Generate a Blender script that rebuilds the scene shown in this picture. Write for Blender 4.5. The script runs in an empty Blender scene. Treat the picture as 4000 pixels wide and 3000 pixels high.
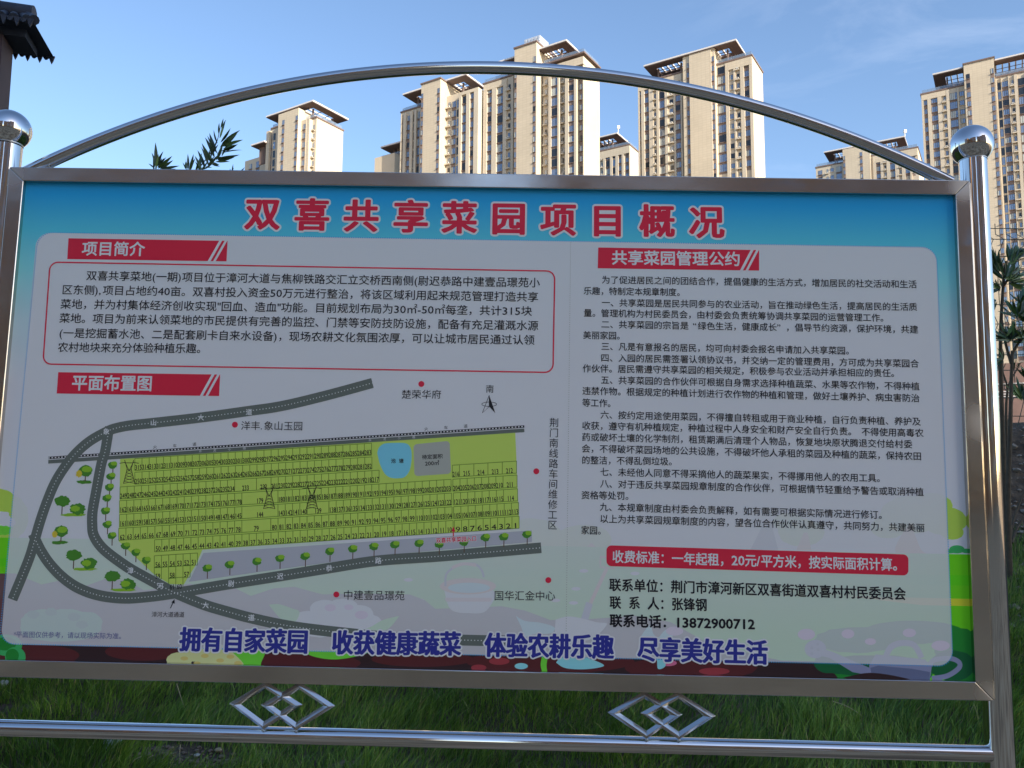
import bpy, math, random
import numpy as np
from mathutils import Vector, Matrix
random.seed(7)
rng = np.random.default_rng(7)

# ---------------------------------------------------------------- camera, sky, sun, exposure
scene = bpy.context.scene
COL = scene.collection
F = 3120.0                                   # focal length in photograph pixels (4000 wide)
CAM = Vector((0.0, 0.0, 1.5))
RW = Matrix(((0.99998, -0.00635, 0.0), (-0.00066, -0.10378, -0.9946), (0.00632, 0.99458, -0.10378)))
cd = bpy.data.cameras.new('camera'); cam = bpy.data.objects.new('camera', cd); COL.objects.link(cam)
cam.matrix_world = Matrix.Translation(CAM) @ RW.to_4x4()
cd.sensor_width = 36.0; cd.lens = F / 4000 * 36; cd.clip_start = 0.05; cd.clip_end = 5000
scene.camera = cam

def ray(px, py):                             # direction seen at a photograph pixel
    return (RW @ Vector(((px - 2000) / F, (1500 - py) / F, -1.0))).normalized()

SUN_AZ, SUN_EL = math.radians(139.0), math.radians(22.0)     # clockwise from +Y
world = bpy.data.worlds.new("World"); scene.world = world; world.use_nodes = True
wn = world.node_tree
for n in list(wn.nodes): wn.nodes.remove(n)
sky = wn.nodes.new('ShaderNodeTexSky'); sky.sky_type = 'NISHITA'; sky.sun_disc = False
sky.sun_elevation = SUN_EL; sky.sun_rotation = SUN_AZ
sky.air_density = 1.0; sky.dust_density = 0.8; sky.ozone_density = 2.0; sky.altitude = 60
bg = wn.nodes.new('ShaderNodeBackground'); bg.inputs['Strength'].default_value = 0.142
wo = wn.nodes.new('ShaderNodeOutputWorld')
hs = wn.nodes.new('ShaderNodeHueSaturation'); hs.inputs['Saturation'].default_value = 1.04; hs.inputs['Hue'].default_value = .502
gen = wn.nodes.new('ShaderNodeTexCoord'); mpw = wn.nodes.new('ShaderNodeMapping'); mpw.inputs['Scale'].default_value = (2.2, 1.4, 7.0); mpw.inputs['Rotation'].default_value = (.25, .1, .3)
wn.links.new(gen.outputs['Generated'], mpw.inputs['Vector'])
cn = wn.nodes.new('ShaderNodeTexNoise'); cn.inputs['Scale'].default_value = 1.9; cn.inputs['Detail'].default_value = 9; cn.inputs['Roughness'].default_value = .62; cn.inputs['Distortion'].default_value = .5
wn.links.new(mpw.outputs[0], cn.inputs['Vector'])
cr = wn.nodes.new('ShaderNodeMapRange'); cr.inputs['From Min'].default_value = .52; cr.inputs['From Max'].default_value = .80; cr.inputs['To Max'].default_value = .17
wn.links.new(cn.outputs['Fac'], cr.inputs['Value'])
cm = wn.nodes.new('ShaderNodeMix'); cm.data_type = 'RGBA'; cm.inputs[7].default_value = (5.2, 5.6, 6.4, 1)
dw = wn.nodes.new('ShaderNodeVectorMath'); dw.operation = 'DOT_PRODUCT'; dw.inputs[1].default_value = tuple(ray(4300, -60))
wn.links.new(gen.outputs['Generated'], dw.inputs[0])
cw = wn.nodes.new('ShaderNodeMapRange'); cw.inputs['From Min'].default_value = .90; cw.inputs['From Max'].default_value = .99
wn.links.new(dw.outputs['Value'], cw.inputs['Value'])
cx_ = wn.nodes.new('ShaderNodeMath'); cx_.operation = 'MULTIPLY'; wn.links.new(cr.outputs[0], cx_.inputs[0]); wn.links.new(cw.outputs[0], cx_.inputs[1])
wn.links.new(cx_.outputs[0], cm.inputs['Factor']); wn.links.new(sky.outputs[0], cm.inputs[6])
wn.links.new(cm.outputs[2], hs.inputs['Color']); wn.links.new(hs.outputs[0], bg.inputs['Color']); wn.links.new(bg.outputs[0], wo.inputs['Surface'])
sd = bpy.data.lights.new('sun', 'SUN'); sd.energy = 5.0; sd.angle = math.radians(0.5); sd.color = (1.0, 0.88, 0.70)
sun = bpy.data.objects.new('sun', sd); COL.objects.link(sun)
sdir = Vector((math.sin(SUN_AZ) * math.cos(SUN_EL), math.cos(SUN_AZ) * math.cos(SUN_EL), math.sin(SUN_EL)))
sun.rotation_euler = sdir.to_track_quat('Z', 'Y').to_euler(); sun.location = (30, -30, 40)
vs = scene.view_settings
vs.view_transform = 'Standard'; vs.look = 'None'; vs.gamma = 1.0; vs.use_curve_mapping = False
vs.exposure = 0.92

# ---------------------------------------------------------------- helpers
def lin(c):
    c = c / 255.0
    return c / 12.92 if c <= 0.04045 else ((c + 0.055) / 1.055) ** 2.4
def rgb(r, g, b): return (lin(r), lin(g), lin(b), 1.0)

def at(px, py, Y):                           # the point seen at a photograph pixel, at world depth Y
    d = ray(px, py); return CAM + d * (Y / d.y)

def new_mat(name, color=(.5, .5, .5), rough=.7, metal=0.0, spec=0.5):
    m = bpy.data.materials.new(name); m.use_nodes = True
    p = m.node_tree.nodes['Principled BSDF']
    p.inputs['Base Color'].default_value = (color[0], color[1], color[2], 1)
    p.inputs['Roughness'].default_value = rough; p.inputs['Metallic'].default_value = metal
    p.inputs['Specular IOR Level'].default_value = spec
    return m
def N(m, t): return m.node_tree.nodes.new(t)
def L(m, a, b): m.node_tree.links.new(a, b)
def bsdf(m): return m.node_tree.nodes['Principled BSDF']
def ramp(m, fac, stops, interp='LINEAR'):
    r = N(m, 'ShaderNodeValToRGB'); r.color_ramp.interpolation = interp
    els = r.color_ramp.elements
    while len(els) < len(stops): els.new(0.5)
    for e, (p, c) in zip(els, stops):
        e.position = p; e.color = (c[0], c[1], c[2], 1)
    L(m, fac, r.inputs[0]); return r
def noise(m, scale, detail=4, vec=None, rough=.55):
    n = N(m, 'ShaderNodeTexNoise'); n.inputs['Scale'].default_value = scale
    n.inputs['Detail'].default_value = detail; n.inputs['Roughness'].default_value = rough
    if vec is None:
        g = N(m, 'ShaderNodeNewGeometry'); vec = g.outputs['Position']
    L(m, vec, n.inputs['Vector']); return n
def vary(name, c, rough=.8, amt=.2, scale=3.0, bump=0.0, bscale=40, spec=.3):
    m = new_mat(name, c, rough, spec=spec)
    n = noise(m, scale, 6)
    r = ramp(m, n.outputs['Fac'], [(.25, [x * (1 - amt) for x in c[:3]]), (.75, [min(1, x * (1 + amt)) for x in c[:3]])])
    L(m, r.outputs[0], bsdf(m).inputs['Base Color'])
    if bump:
        b = N(m, 'ShaderNodeBump'); b.inputs['Strength'].default_value = bump; b.inputs['Distance'].default_value = .02
        n2 = noise(m, bscale, 5); L(m, n2.outputs['Fac'], b.inputs['Height']); L(m, b.outputs[0], bsdf(m).inputs['Normal'])
    return m

class MB:                                     # collects shapes, linked as ONE mesh object
    def __init__(s): s.v = []; s.f = []; s.mi = []
    def add(s, verts, faces, mi=0):
        o = len(s.v); s.v.extend([tuple(p) for p in verts])
        for f in faces: s.f.append(tuple(i + o for i in f)); s.mi.append(mi)
    def box(s, o, ax, ay, az, mi=0):          # origin corner and three edge vectors
        o, ax, ay, az = Vector(o), Vector(ax), Vector(ay), Vector(az)
        v = [o, o + ax, o + ax + ay, o + ay, o + az, o + ax + az, o + ax + ay + az, o + ay + az]
        if ax.cross(ay).dot(az) < 0: fl = [(0, 1, 2, 3), (4, 7, 6, 5), (0, 4, 5, 1), (1, 5, 6, 2), (2, 6, 7, 3), (3, 7, 4, 0)]
        else: fl = [(0, 3, 2, 1), (4, 5, 6, 7), (0, 1, 5, 4), (1, 2, 6, 5), (2, 3, 7, 6), (3, 0, 4, 7)]
        s.add(v, fl, mi)
    def tube(s, pts, rad, seg=12, mi=0, cap=True):
        pts = [Vector(p) for p in pts]; n = len(pts)
        rad = rad if isinstance(rad, (list, tuple)) else [rad] * n
        t0 = (pts[1] - pts[0]).normalized(); up = Vector((0, 1, 0)) if abs(t0.y) < .9 else Vector((1, 0, 0))
        rings = []
        for i, p in enumerate(pts):
            t = (pts[min(i + 1, n - 1)] - pts[max(i - 1, 0)]).normalized()
            a = t.cross(up).normalized(); b = t.cross(a)
            rings.append([p + (a * math.cos(k * 2 * math.pi / seg) + b * math.sin(k * 2 * math.pi / seg)) * rad[i] for k in range(seg)])
        v = [q for r in rings for q in r]; f = []
        for i in range(n - 1):
            for k in range(seg):
                k2 = (k + 1) % seg; f.append((i * seg + k, i * seg + k2, (i + 1) * seg + k2, (i + 1) * seg + k))
        s.add(v, f, mi)
        if cap: s.add(rings[0], [tuple(range(seg))], mi); s.add(rings[-1], [tuple(reversed(range(seg)))], mi)
    def mesh(s, name, mats, smooth=False):
        me = bpy.data.meshes.new(name); me.from_pydata(s.v, [], s.f)
        for m in mats: me.materials.append(m)
        if len(mats) > 1: me.polygons.foreach_set('material_index', s.mi)
        if smooth: me.shade_smooth() if hasattr(me, 'shade_smooth') else me.polygons.foreach_set('use_smooth', [True] * len(me.polygons))
        me.update(); return me
    def build(s, name, mats, parent=None, smooth=False):
        if not isinstance(mats, (list, tuple)): mats = [mats]
        return link(name, s.mesh(name, mats, smooth), parent)
def link(name, data, parent=None):
    o = bpy.data.objects.new(name, data); COL.objects.link(o)
    if parent is not None: o.parent = parent
    return o
def tag(o, label=None, cat=None, group=None, kind=None):
    if label: o['label'] = label
    if cat: o['category'] = cat
    if group: o['group'] = group
    if kind: o['kind'] = kind
    return o
def empty(name, loc=(0, 0, 0), parent=None):
    o = bpy.data.objects.new(name, None); COL.objects.link(o); o.location = loc; o.empty_display_size = .2
    if parent is not None: o.parent = parent
    return o

# ---------------------------------------------------------------- ground
def ground_z(x, y):
    x = np.asarray(x, float); y = np.asarray(y, float)
    prof = np.interp(y, [-400, 3.1, 3.7, 4.4, 5.1, 6.0, 7.5, 8.4, 30, 4000], [0, 0, .10, .26, .50, .88, 1.86, 2.0, 2.1, 2.1])
    b = .035 * np.sin(x * 2.1 + .6 * y) * np.sin(y * 2.7 - x) + .02 * np.sin(x * 5.3 + 1.3) * np.sin(y * 6.1)
    w = np.clip((y - 3.0) / .8, 0, 1) * np.clip((12 - y) / 3, 0, 1)
    return prof + b * w
xs = np.unique(np.concatenate([np.linspace(-2500, -30, 10), np.linspace(-30, -5, 20), np.linspace(-5, 6, 90), np.linspace(6, 30, 20), np.linspace(30, 2500, 10)]))
ys = np.unique(np.concatenate([np.linspace(-2500, -20, 10), np.linspace(-20, 2.8, 20), np.linspace(2.8, 9, 80), np.linspace(9, 40, 12), np.linspace(40, 2500, 12)]))
gx, gy = np.meshgrid(xs, ys); gz = ground_z(gx, gy)
nx, ny = len(xs), len(ys)
gv = np.stack([gx, gy, gz], -1).reshape(-1, 3).tolist()
gf = [(j * nx + i, j * nx + i + 1, (j + 1) * nx + i + 1, (j + 1) * nx + i) for j in range(ny - 1) for i in range(nx - 1)]
me = bpy.data.meshes.new('ground'); me.from_pydata(gv, [], gf); me.polygons.foreach_set('use_smooth', [True] * len(gf))
m_ground = new_mat('soil', (.1, .08, .06), .95, spec=.1)
g = N(m_ground, 'ShaderNodeNewGeometry')
n1 = noise(m_ground, 7, 8); r1 = ramp(m_ground, n1.outputs['Fac'], [(.3, (.045, .036, .028)), (.55, (.10, .08, .06)), (.8, (.17, .145, .115))])
n2 = noise(m_ground, .9, 8); r2 = ramp(m_ground, n2.outputs['Fac'], [(.38, (.24, .17, .11)), (.5, (.46, .32, .19)), (.62, (.62, .47, .30))])
sep = N(m_ground, 'ShaderNodeSeparateXYZ'); L(m_ground, g.outputs['Position'], sep.inputs[0])
mr = N(m_ground, 'ShaderNodeMapRange'); mr.inputs['From Min'].default_value = 2.6; mr.inputs['From Max'].default_value = 3.1
L(m_ground, sep.outputs['Y'], mr.inputs['Value'])
mx = N(m_ground, 'ShaderNodeMix'); mx.data_type = 'RGBA'
L(m_ground, mr.outputs[0], mx.inputs['Factor']); L(m_ground, r2.outputs[0], mx.inputs[6]); L(m_ground, r1.outputs[0], mx.inputs[7])
L(m_ground, mx.outputs[2], bsdf(m_ground).inputs['Base Color'])
bp = N(m_ground, 'ShaderNodeBump'); bp.inputs['Strength'].default_value = .8; bp.inputs['Distance'].default_value = .04
n3 = noise(m_ground, 22, 8); L(m_ground, n3.outputs['Fac'], bp.inputs['Height']); L(m_ground, bp.outputs[0], bsdf(m_ground).inputs['Normal'])
me.materials.append(m_ground)
tag(link('ground', me), 'earth bank rising behind the board, bare soil at its top', None, None, 'structure')

# ---------------------------------------------------------------- materials of the far towers
AX = Vector((-.839, .545, 0)).normalized()          # along the long front faces
BX = Vector((.53, .848, 0)).normalized()            # receding along the side faces
def wall_mat(name, c, joints=True):
    m = new_mat(name, c, .75, spec=.25)
    gm = N(m, 'ShaderNodeNewGeometry')
    comb = N(m, 'ShaderNodeCombineXYZ'); su = N(m, 'ShaderNodeSeparateXYZ'); L(m, gm.outputs['Position'], su.inputs[0])
    ab = AX + BX
    dt = N(m, 'ShaderNodeVectorMath'); dt.operation = 'DOT_PRODUCT'; dt.inputs[1].default_value = (ab.x, ab.y, 0)
    L(m, gm.outputs['Position'], dt.inputs[0]); L(m, dt.outputs['Value'], comb.inputs[0]); L(m, su.outputs['Z'], comb.inputs[1])
    nn = noise(m, .12, 6)
    r = ramp(m, nn.outputs['Fac'], [(.3, [x * .93 for x in c]), (.7, [x * 1.05 for x in c])])
    if joints:
        bt = N(m, 'ShaderNodeTexBrick'); L(m, comb.outputs[0], bt.inputs['Vector'])
        bt.offset = 0.0; bt.inputs['Scale'].default_value = 1.0
        bt.inputs['Brick Width'].default_value = 1.25; bt.inputs['Row Height'].default_value = .72
        bt.inputs['Mortar Size'].default_value = .035; bt.inputs['Mortar Smooth'].default_value = .3
        bt.inputs['Color1'].default_value = (1, 1, 1, 1); bt.inputs['Color2'].default_value = (.95, .95, .94, 1); bt.inputs['Mortar'].default_value = (.80, .78, .76, 1)
        mm = N(m, 'ShaderNodeMix'); mm.data_type = 'RGBA'; mm.blend_type = 'MULTIPLY'; mm.inputs['Factor'].default_value = 1
        L(m, r.outputs[0], mm.inputs[6]); L(m, bt.outputs['Color'], mm.inputs[7]); L(m, mm.outputs[2], bsdf(m).inputs['Base Color'])
    else: L(m, r.outputs[0], bsdf(m).inputs['Base Color'])
    return m
M_WALL = wall_mat('stone_cladding', (.56, .49, .39))
M_PLAIN = wall_mat('painted_render', (.52, .46, .375), False)
M_SPAN = vary('brown_spandrel', (.22, .165, .145), .7, .12, .5)
M_GLASS = new_mat('window_glass', (.26, .31, .40), .08, metal=.55, spec=1.0)
M_GLASS2 = new_mat('dark_glass', (.02, .025, .035), .08, spec=.7)
M_CURT = new_mat('curtained_window', (.42, .44, .42), .25, spec=.6)
M_FRAME = new_mat('window_frame', (.07, .065, .07), .5)
M_ROOFU = vary('canopy_soffit', (.17, .125, .115), .75, .08, .3)
M_ROOFE = new_mat('canopy_edge', (.62, .60, .60), .5)
M_RAIL = new_mat('railing_glass', (.22, .30, .42), .2, spec=.5); bsdf(M_RAIL).inputs['Alpha'].default_value = .4
M_AC = new_mat('ac_unit', (.68, .68, .66), .5)
M_DARK = new_mat('balcony_shade', (.075, .06, .055), .8)
M_POD = vary('podium_stone', (.23, .15, .13), .8, .15, .3)

def azc(p, q): return p.x * q.y - p.y * q.x
class Tower:
    FL = 2.9
    def __init__(s, label, cx, cy, Y, refy, rx, zbase=0.0, floor=2.9):
        s.C = at(cx, cy, Y); s.refy = refy; s.FL = floor; s.zb = zbase
        s.root = empty('apartment_tower', (s.C.x, s.C.y, zbase))
        tag(s.root, label, 'apartment tower', 'apartment towers on the skyline')
        d = ray(rx, refy); s.depth = abs(-azc(Vector((s.C.x, s.C.y, 0)), d) / azc(BX, d))
        s.walls = []
    def s_at(s, px, r=0.0, py=None):
        d = ray(px, s.refy if py is None else py); q = s.C + BX * r
        return -azc(q, d) / azc(AX, d)
    def P(s, a, r, z=0): return Vector((s.C.x, s.C.y, 0)) + AX * a + BX * r + Vector((0, 0, z))
    def z_at(s, a, r, px, py):
        p = s.P(a, r); d = ray(px, py)
        return CAM.z + math.hypot(p.x, p.y) * d.z / math.hypot(d.x, d.y)
    def ob(s, name, mb, mats):
        o = mb.build(name, mats, s.root); o.location = -s.root.location; return o
    def mass(s, xl, xr, r0, top, r1=None, z0=None, mat=None, name='wall'):
        r1 = s.depth if r1 is None else r1
        a0, a1 = s.s_at(xr, r0), s.s_at(xl, r0)
        zt = top if isinstance(top, float) else s.z_at(s.s_at(top[0], r0, top[1]), r0, *top)
        z0 = s.zb if z0 is None else z0
        mb = MB(); mb.box(s.P(a0, r0, z0), AX * (a1 - a0), BX * (r1 - r0), Vector((0, 0, zt - z0)))
        s.ob(name, mb, [mat or M_WALL]); return a0, a1, zt
    def cap(s, a0, a1, r0, r1, zt, rail=True):          # coping and, behind it, a glass terrace railing
        mb = MB(); mb.box(s.P(a0 - .25, r0 - .25, zt + .003), AX * (a1 - a0 + .5), BX * (r1 - r0 + .5), Vector((0, 0, .45)))
        s.ob('coping', mb, [M_ROOFU])
        if rail:
            mb = MB()
            mb.box(s.P(a0 + .2, r0 + .3, zt + .46), AX * (a1 - a0 - .4), BX * .06, Vector((0, 0, 1.15)))
            mb.box(s.P(a0 + .2, r0 + .5, zt + .46), AX * .06, BX * (r1 - r0 - 1), Vector((0, 0, 1.15)))
            s.ob('terrace_railing', mb, [M_RAIL])
    def column(s, xl, xr, r, kind, ytop, zstop, first=0):
        a0, a1 = s.s_at(xr, r), s.s_at(xl, r); w = a1 - a0
        zt = s.z_at((a0 + a1) / 2, r, (xl + xr) / 2 + .004 * (s.refy - ytop) * 0, ytop)
        H = {'W': 1.75, 'S': 1.6, 'B': 2.25, 'C': 1.45, 'D': 2.5, 'N': 1.5, 'P': 1.9, 'F': 1.3}[kind]
        # shared meshes of this column (origin at the lower right corner of the opening)
        def pane(v):
            mb = MB()
            ww = w if kind in 'WBSDPN' else w * .55
            off = 0 if kind in 'WBSDPN' else w * .1
            o = AX * off
            mb.box(o + BX * -.04, AX * ww, BX * .05, Vector((0, 0, H)), 0)       # frame plate
            t = .09
            n = {'W': 3, 'B': 4, 'S': 2, 'C': 2, 'D': 1, 'N': 2, 'P': 2, 'F': 1}[kind]
            cw = (ww - t * (n + 1)) / n
            gl = {0: 1, 1: 1, 2: 2, 3: 3}[v]
            for i in range(n):
                g2 = gl if not (v == 2 and i == 0) else 1
                z0 = t; 
                if kind in 'WB' and i == 0:
                    mb.box(o + AX * (t + i * (cw + t)) + BX * -.07 + Vector((0, 0, H * .45)), AX * cw, BX * .03, Vector((0, 0, H * .55 - t)), g2)
                    mb.box(o + AX * (t + i * (cw + t)) + BX * -.07 + Vector((0, 0, t)), AX * cw, BX * .03, Vector((0, 0, H * .45 - 2 * t)), g2)
                else:
                    mb.box(o + AX * (t + i * (cw + t)) + BX * -.07 + Vector((0, 0, t)), AX * cw, BX * .03, Vector((0, 0, H - 2 * t)), g2)
            return mb.mesh('window', [M_FRAME, M_GLASS, M_CURT, M_GLASS2])
        panes = [pane(v) for v in range(4)]
        if kind in 'WSBNP' :
            mb = MB(); mb.box(BX * -.03 - AX * .02, AX * (w + .04), BX * .04, Vector((0, 0, -(s.FL - H) + .02)))
            mb.box(BX * -.28 - AX * .06 + Vector((0, 0, -.02)), AX * (w + .12), BX * .27, Vector((0, 0, -.12)))
            span = mb.mesh('spandrel_panel', [M_SPAN if kind != 'N' else M_PLAIN])
        elif kind in 'CF':
            mb = MB()
            mb.box(BX * -.75 + Vector((0, 0, -.45)), AX * w, BX * .75, Vector((0, 0, -.14)))
            mb.box(BX * -.75 + Vector((0, 0, -.45)), AX * w, BX * .06, Vector((0, 0, .22)))
            span = mb.mesh('ledge', [M_PLAIN])
            mb = MB(); mb.box(BX * -.6 + AX * (w * .2) + Vector((0, 0, -.44)), AX * min(.9, w * .5), BX * .35, Vector((0, 0, .62)), 0)
            mb.box(BX * -.62 + AX * (w * .25) + Vector((0, 0, -.36)), AX * .4, BX * .02, Vector((0, 0, .42)), 1)
            acm = mb.mesh('ac_unit', [M_AC, M_FRAME])
        else:
            mb = MB(); mb.box(BX * -.03, AX * w, BX * .03, Vector((0, 0, -(s.FL - H) + .02)))
            mb.box(BX * -.12 , AX * w, BX * .1, Vector((0, 0, .14)))
            span = mb.mesh('ledge', [M_PLAIN])
        k = 0; z = zt - H
        sb = s.P(a0, r) - s.root.location
        rv = {'D': [3, 3, 2, 0], 'C': [0, 3, 0, 2], 'P': [2, 2, 0, 2]}.get(kind, [0, 0, 2, 1, 0, 2, 0, 3, 0] if kind != 'B' else [0, 2, 3, 1, 2, 0, 3])
        while z > zstop:
            o = link('window', panes[random.choice(rv)], s.root); o.location = (sb.x, sb.y, z - s.root.location.z)
            o = link(span.name.split('.')[0], span, s.root); o.location = (sb.x, sb.y, z - s.root.location.z)
            if kind in 'CF' and random.random() < .75:
                o = link('ac_unit', acm, s.root); o.location = (sb.x, sb.y, z - s.root.location.z)
            z -= s.FL
    def canopy(s, zc, A0, Lp, R=None, blen=None, hole=True, slat='b', m=3.0):
        def on(px, py):
            d = ray(px, py); return CAM + d * ((zc - CAM.z) / d.z)
        p0 = on(*A0); la = (on(*Lp) - p0).dot(AX)
        lb = blen if blen else (on(*R) - p0).dot(BX)
        t = .55; up = Vector((0, 0, t))
        root = s.root.location
        mb = MB()
        def slab(o, u, v, mbb=None):
            (mbb or mb).box(o, u, v, up, 0)
        mm = min(m, lb * .3, la * .25)
        if hole:
            slab(p0, AX * la, BX * mm); slab(p0 + BX * (lb - mm), AX * la, BX * mm)
            slab(p0 + BX * mm, AX * mm, BX * (lb - 2 * mm)); slab(p0 + BX * mm + AX * (la - mm), AX * mm, BX * (lb - 2 * mm))
        else: slab(p0, AX * la, BX * lb)
        o = mb.build('roof_canopy', [M_ROOFU], s.root); o.location = -root
        # pale fascia along the two edges in view, set 3 mm proud
        mb = MB(); mb.box(p0 - BX * .103 + AX * -.1 + Vector((0, 0, t * .35)), AX * (la + .2), BX * .1, Vector((0, 0, t * .8)))
        mb.box(p0 - AX * .103 + Vector((0, 0, t * .35)), AX * .1, BX * (lb + .1), Vector((0, 0, t * .8)))
        mb.box(p0 + AX * .01 + BX * .01 + Vector((0, 0, t + .003)), AX * (la - .02), BX * (mm - .02), Vector((0, 0, .02)))
        o = mb.build('fascia', [M_ROOFE], s.root); o.location = -root
        if hole:
            n = int((la - 2 * mm) / 1.7)
            mb = MB(); mb.box(Vector((0, 0, 0)), AX * .35, BX * (lb - 2 * mm), Vector((0, 0, .5)))
            sl = mb.mesh('pergola_beam', [M_ROOFE])
            for i in range(1, n):
                q = p0 + BX * mm + AX * (mm + i * (la - 2 * mm) / n) - root
                b = link('pergola_beam', sl, s.root); b.location = q
            mb = MB(); mb.box(Vector((0, 0, -.1)), AX * (la - 2 * mm), BX * .3, Vector((0, 0, .09)))
            bm_ = mb.mesh('pergola_beam', [M_ROOFU])
            for f in (.35, .7):
                b = link('pergola_beam', bm_, s.root); b.location = p0 + BX * (mm + f * (lb - 2 * mm)) + AX * mm - root
        mb = MB(); mb.box(Vector((0, 0, -6)), AX * .45, BX * .45, Vector((0, 0, 5.99)))
        pm = mb.mesh('roof_post', [M_ROOFU])
        for fa in (.0, .33, .66, 1.0):
            for fb in (.0, 1.0):
                b = link('roof_post', pm, s.root); b.location = p0 + AX * (mm + .3 + fa * (la - 2 * mm - 1)) + BX * (mm + .3 + fb * (lb - 2 * mm - 1)) - root
        return p0

def ridge(z, h): return z + h
ZS = lambda t, px, py: t.z_at(t.s_at(px, 0, py), 0, px, py)

# ---- far left tower
t = Tower('cream tower left of the others, alone in the sky above the oleander leaves', 1230.6, 665, 236, 665, 1336)
_, _, zr = t.mass(1158, 1230.6, 0, (1237, 460), mat=M_PLAIN); t.cap(0, t.s_at(1158), 0, t.depth, zr)
_, _, zl = t.mass(1050, 1158, .5, (1060, 506), mat=M_PLAIN); t.cap(t.s_at(1080), t.s_at(1050), .5, t.depth, zl)
t.mass(1080, 1158, -2.9, (1158, 424))
t.mass(1169, 1190, -1.6, (1190, 468), r1=2)
t.mass(1190, 1202, -1.5, (1190, 469), r1=0); t.mass(1035, 1047, -.4, (1047, 512), r1=1)
t.mass(956, 1040, 6.0, (985, 622), mat=M_PLAIN)
zz = ZS(t, 1200, 700)
t.column(1206, 1226, 0, 'C', 489, zz); t.column(1177, 1188, -1.6, 'W', 484, zz)
t.column(1148, 1157, -2.9, 'S', 450, zz); t.column(1096, 1105, -2.9, 'S', 468, zz)
t.column(1048, 1059, .5, 'W', 526, zz); t.column(1063, 1072, .5, 'D', 520, zz)
t.column(1000, 1013, 6.0, 'B', 630, zz); t.column(972, 984, 6.0, 'W', 641, zz)
t.canopy(zr + 4.6, (1222, 398), (1041, 461), (1350, 473.6))
t.canopy(ZS(t, 990, 580), (1032, 556), (980, 572), blen=12, hole=False)

# ---- second tower, stepped, left of the tallest
t = Tower('cream tower with stepped roofline, directly left of the tallest tower with the silver tanks', 1865, 665, 224, 665, 1884)
_, _, zr = t.mass(1737, 1865, 0, (1867, 340), mat=M_PLAIN, r1=14.0)
_, _, zl = t.mass(1561, 1737, .2, (1600, 432), mat=M_PLAIN); t.cap(t.s_at(1640), t.s_at(1561), .2, t.depth + 4, zl)
_, _, zf = t.mass(1483, 1561, 5, (1520, 618), mat=M_PLAIN); t.cap(t.s_at(1561, 5), t.s_at(1483, 5), 5, 14, zf)
t.mass(1640, 1715, -3.2, (1722, 307), r1=10)
t.cap(t.s_at(1715, -3.2), t.s_at(1640, -3.2), -3.2, 9, t.z_at(t.s_at(1722, -3.2, 307), -3.2, 1722, 307), False)
for a, b in ((1847.5, 1865), (1817.5, 1831), (1789, 1799)): t.mass(a, b, -1.5, (1866, 341), r1=.5, mat=M_PLAIN)
t.mass(1799, 1847, -1.0, (1866, 341), r1=.5, mat=M_PLAIN)
a0, a1, zb_ = t.mass(1789.5, 1864.5, -1.52, (1866, 341), r1=-.5, z0=ZS(t, 1840, 372))
for a, b in ((1561, 1565), (1571, 1581), (1597, 1607), (1614, 1622), (1636, 1640)): t.mass(a, b, -.4, (1600, 436), r1=1, mat=M_PLAIN)
zz = ZS(t, 1800, 705)
t.column(1831.5, 1847, -1.0, 'W', 364, zz); t.column(1799.5, 1817, -1.0, 'B', 377, zz)
t.column(1781.5, 1788.5, 0, 'D', 391, zz); t.column(1762.5, 1778, 0, 'P', 396, zz); t.column(1742, 1759, 0, 'C', 401, zz)
t.column(1704, 1713, -3.2, 'S', 344, zz); t.column(1641, 1648.6, -3.2, 'S', 365, zz)
t.column(1622, 1636, .2, 'B', 437, zz); t.column(1607, 1614, .2, 'D', 448, zz); t.column(1581, 1597, .2, 'W', 453, zz); t.column(1565, 1571, .2, 'S', 463, zz)
t.column(1533, 1547, 5, 'B', 632, zz); t.column(1520, 1526, 5, 'D', 641, zz); t.column(1499, 1512, 5, 'W', 646, zz)
t.canopy(zr + 4.5, (1820.8, 294), (1577.7, 376), (1888, 348))
t.canopy(zf + 4.0, (1590, 551), (1493, 582.5), blen=9, hole=False)

# ---- the tallest, in the middle
t = Tower('tallest cream tower, silver water tanks on its middle slab, behind the top of the arch', 2279.7, 665, 206, 665, 2343)
_, _, zr = t.mass(2120.6, 2279.7, 1.2, (2278.6, 218), mat=M_PLAIN); t.cap(-.2, t.s_at(2120.6), 0, t.depth, zr)
_, _, zl = t.mass(1885, 2006, 0, (1890, 331), mat=M_PLAIN); t.cap(t.s_at(2006), t.s_at(1885), 0, t.depth, zl)
for a, b in ((2142, 2152), (2177, 2183.5), (2207, 2220.5), (2242.5, 2251.7)): t.mass(a, b, -.3, (2278, 219), r1=1.3, mat=M_PLAIN)
t.mass(2142, 2183.5, 0, (2278, 219), r1=1.3, mat=M_PLAIN); t.mass(2207, 2251.7, 0, (2278, 219), r1=1.3, mat=M_PLAIN)
t.mass(2277.5, 2279.7, -.02, (2278.6, 219), r1=t.depth)
t.mass(2142, 2279.5, -.32, (2278, 219), r1=1.3, z0=zr - 3.1)
t.mass(2007, 2094, -2.0, (2098, 163), r1=11); t.mass(2094, 2094.01, -2, (2098, 163), r1=11) if False else None
zs = t.z_at(t.s_at(2098, -2, 163), -2, 2098, 163); t.cap(t.s_at(2094, -2), t.s_at(2007, -2), -2, 11, zs, False)
for a, b in ((1885, 1899), (1918.5, 1937), (1962.5, 1976.5), (1995, 2003)): t.mass(a, b, -.45, (1890, 333), r1=.5, mat=M_PLAIN)
t.mass(1885.2, 1975.5, -.47, (1890, 333), r1=.5, z0=zl - 2.3)
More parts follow.
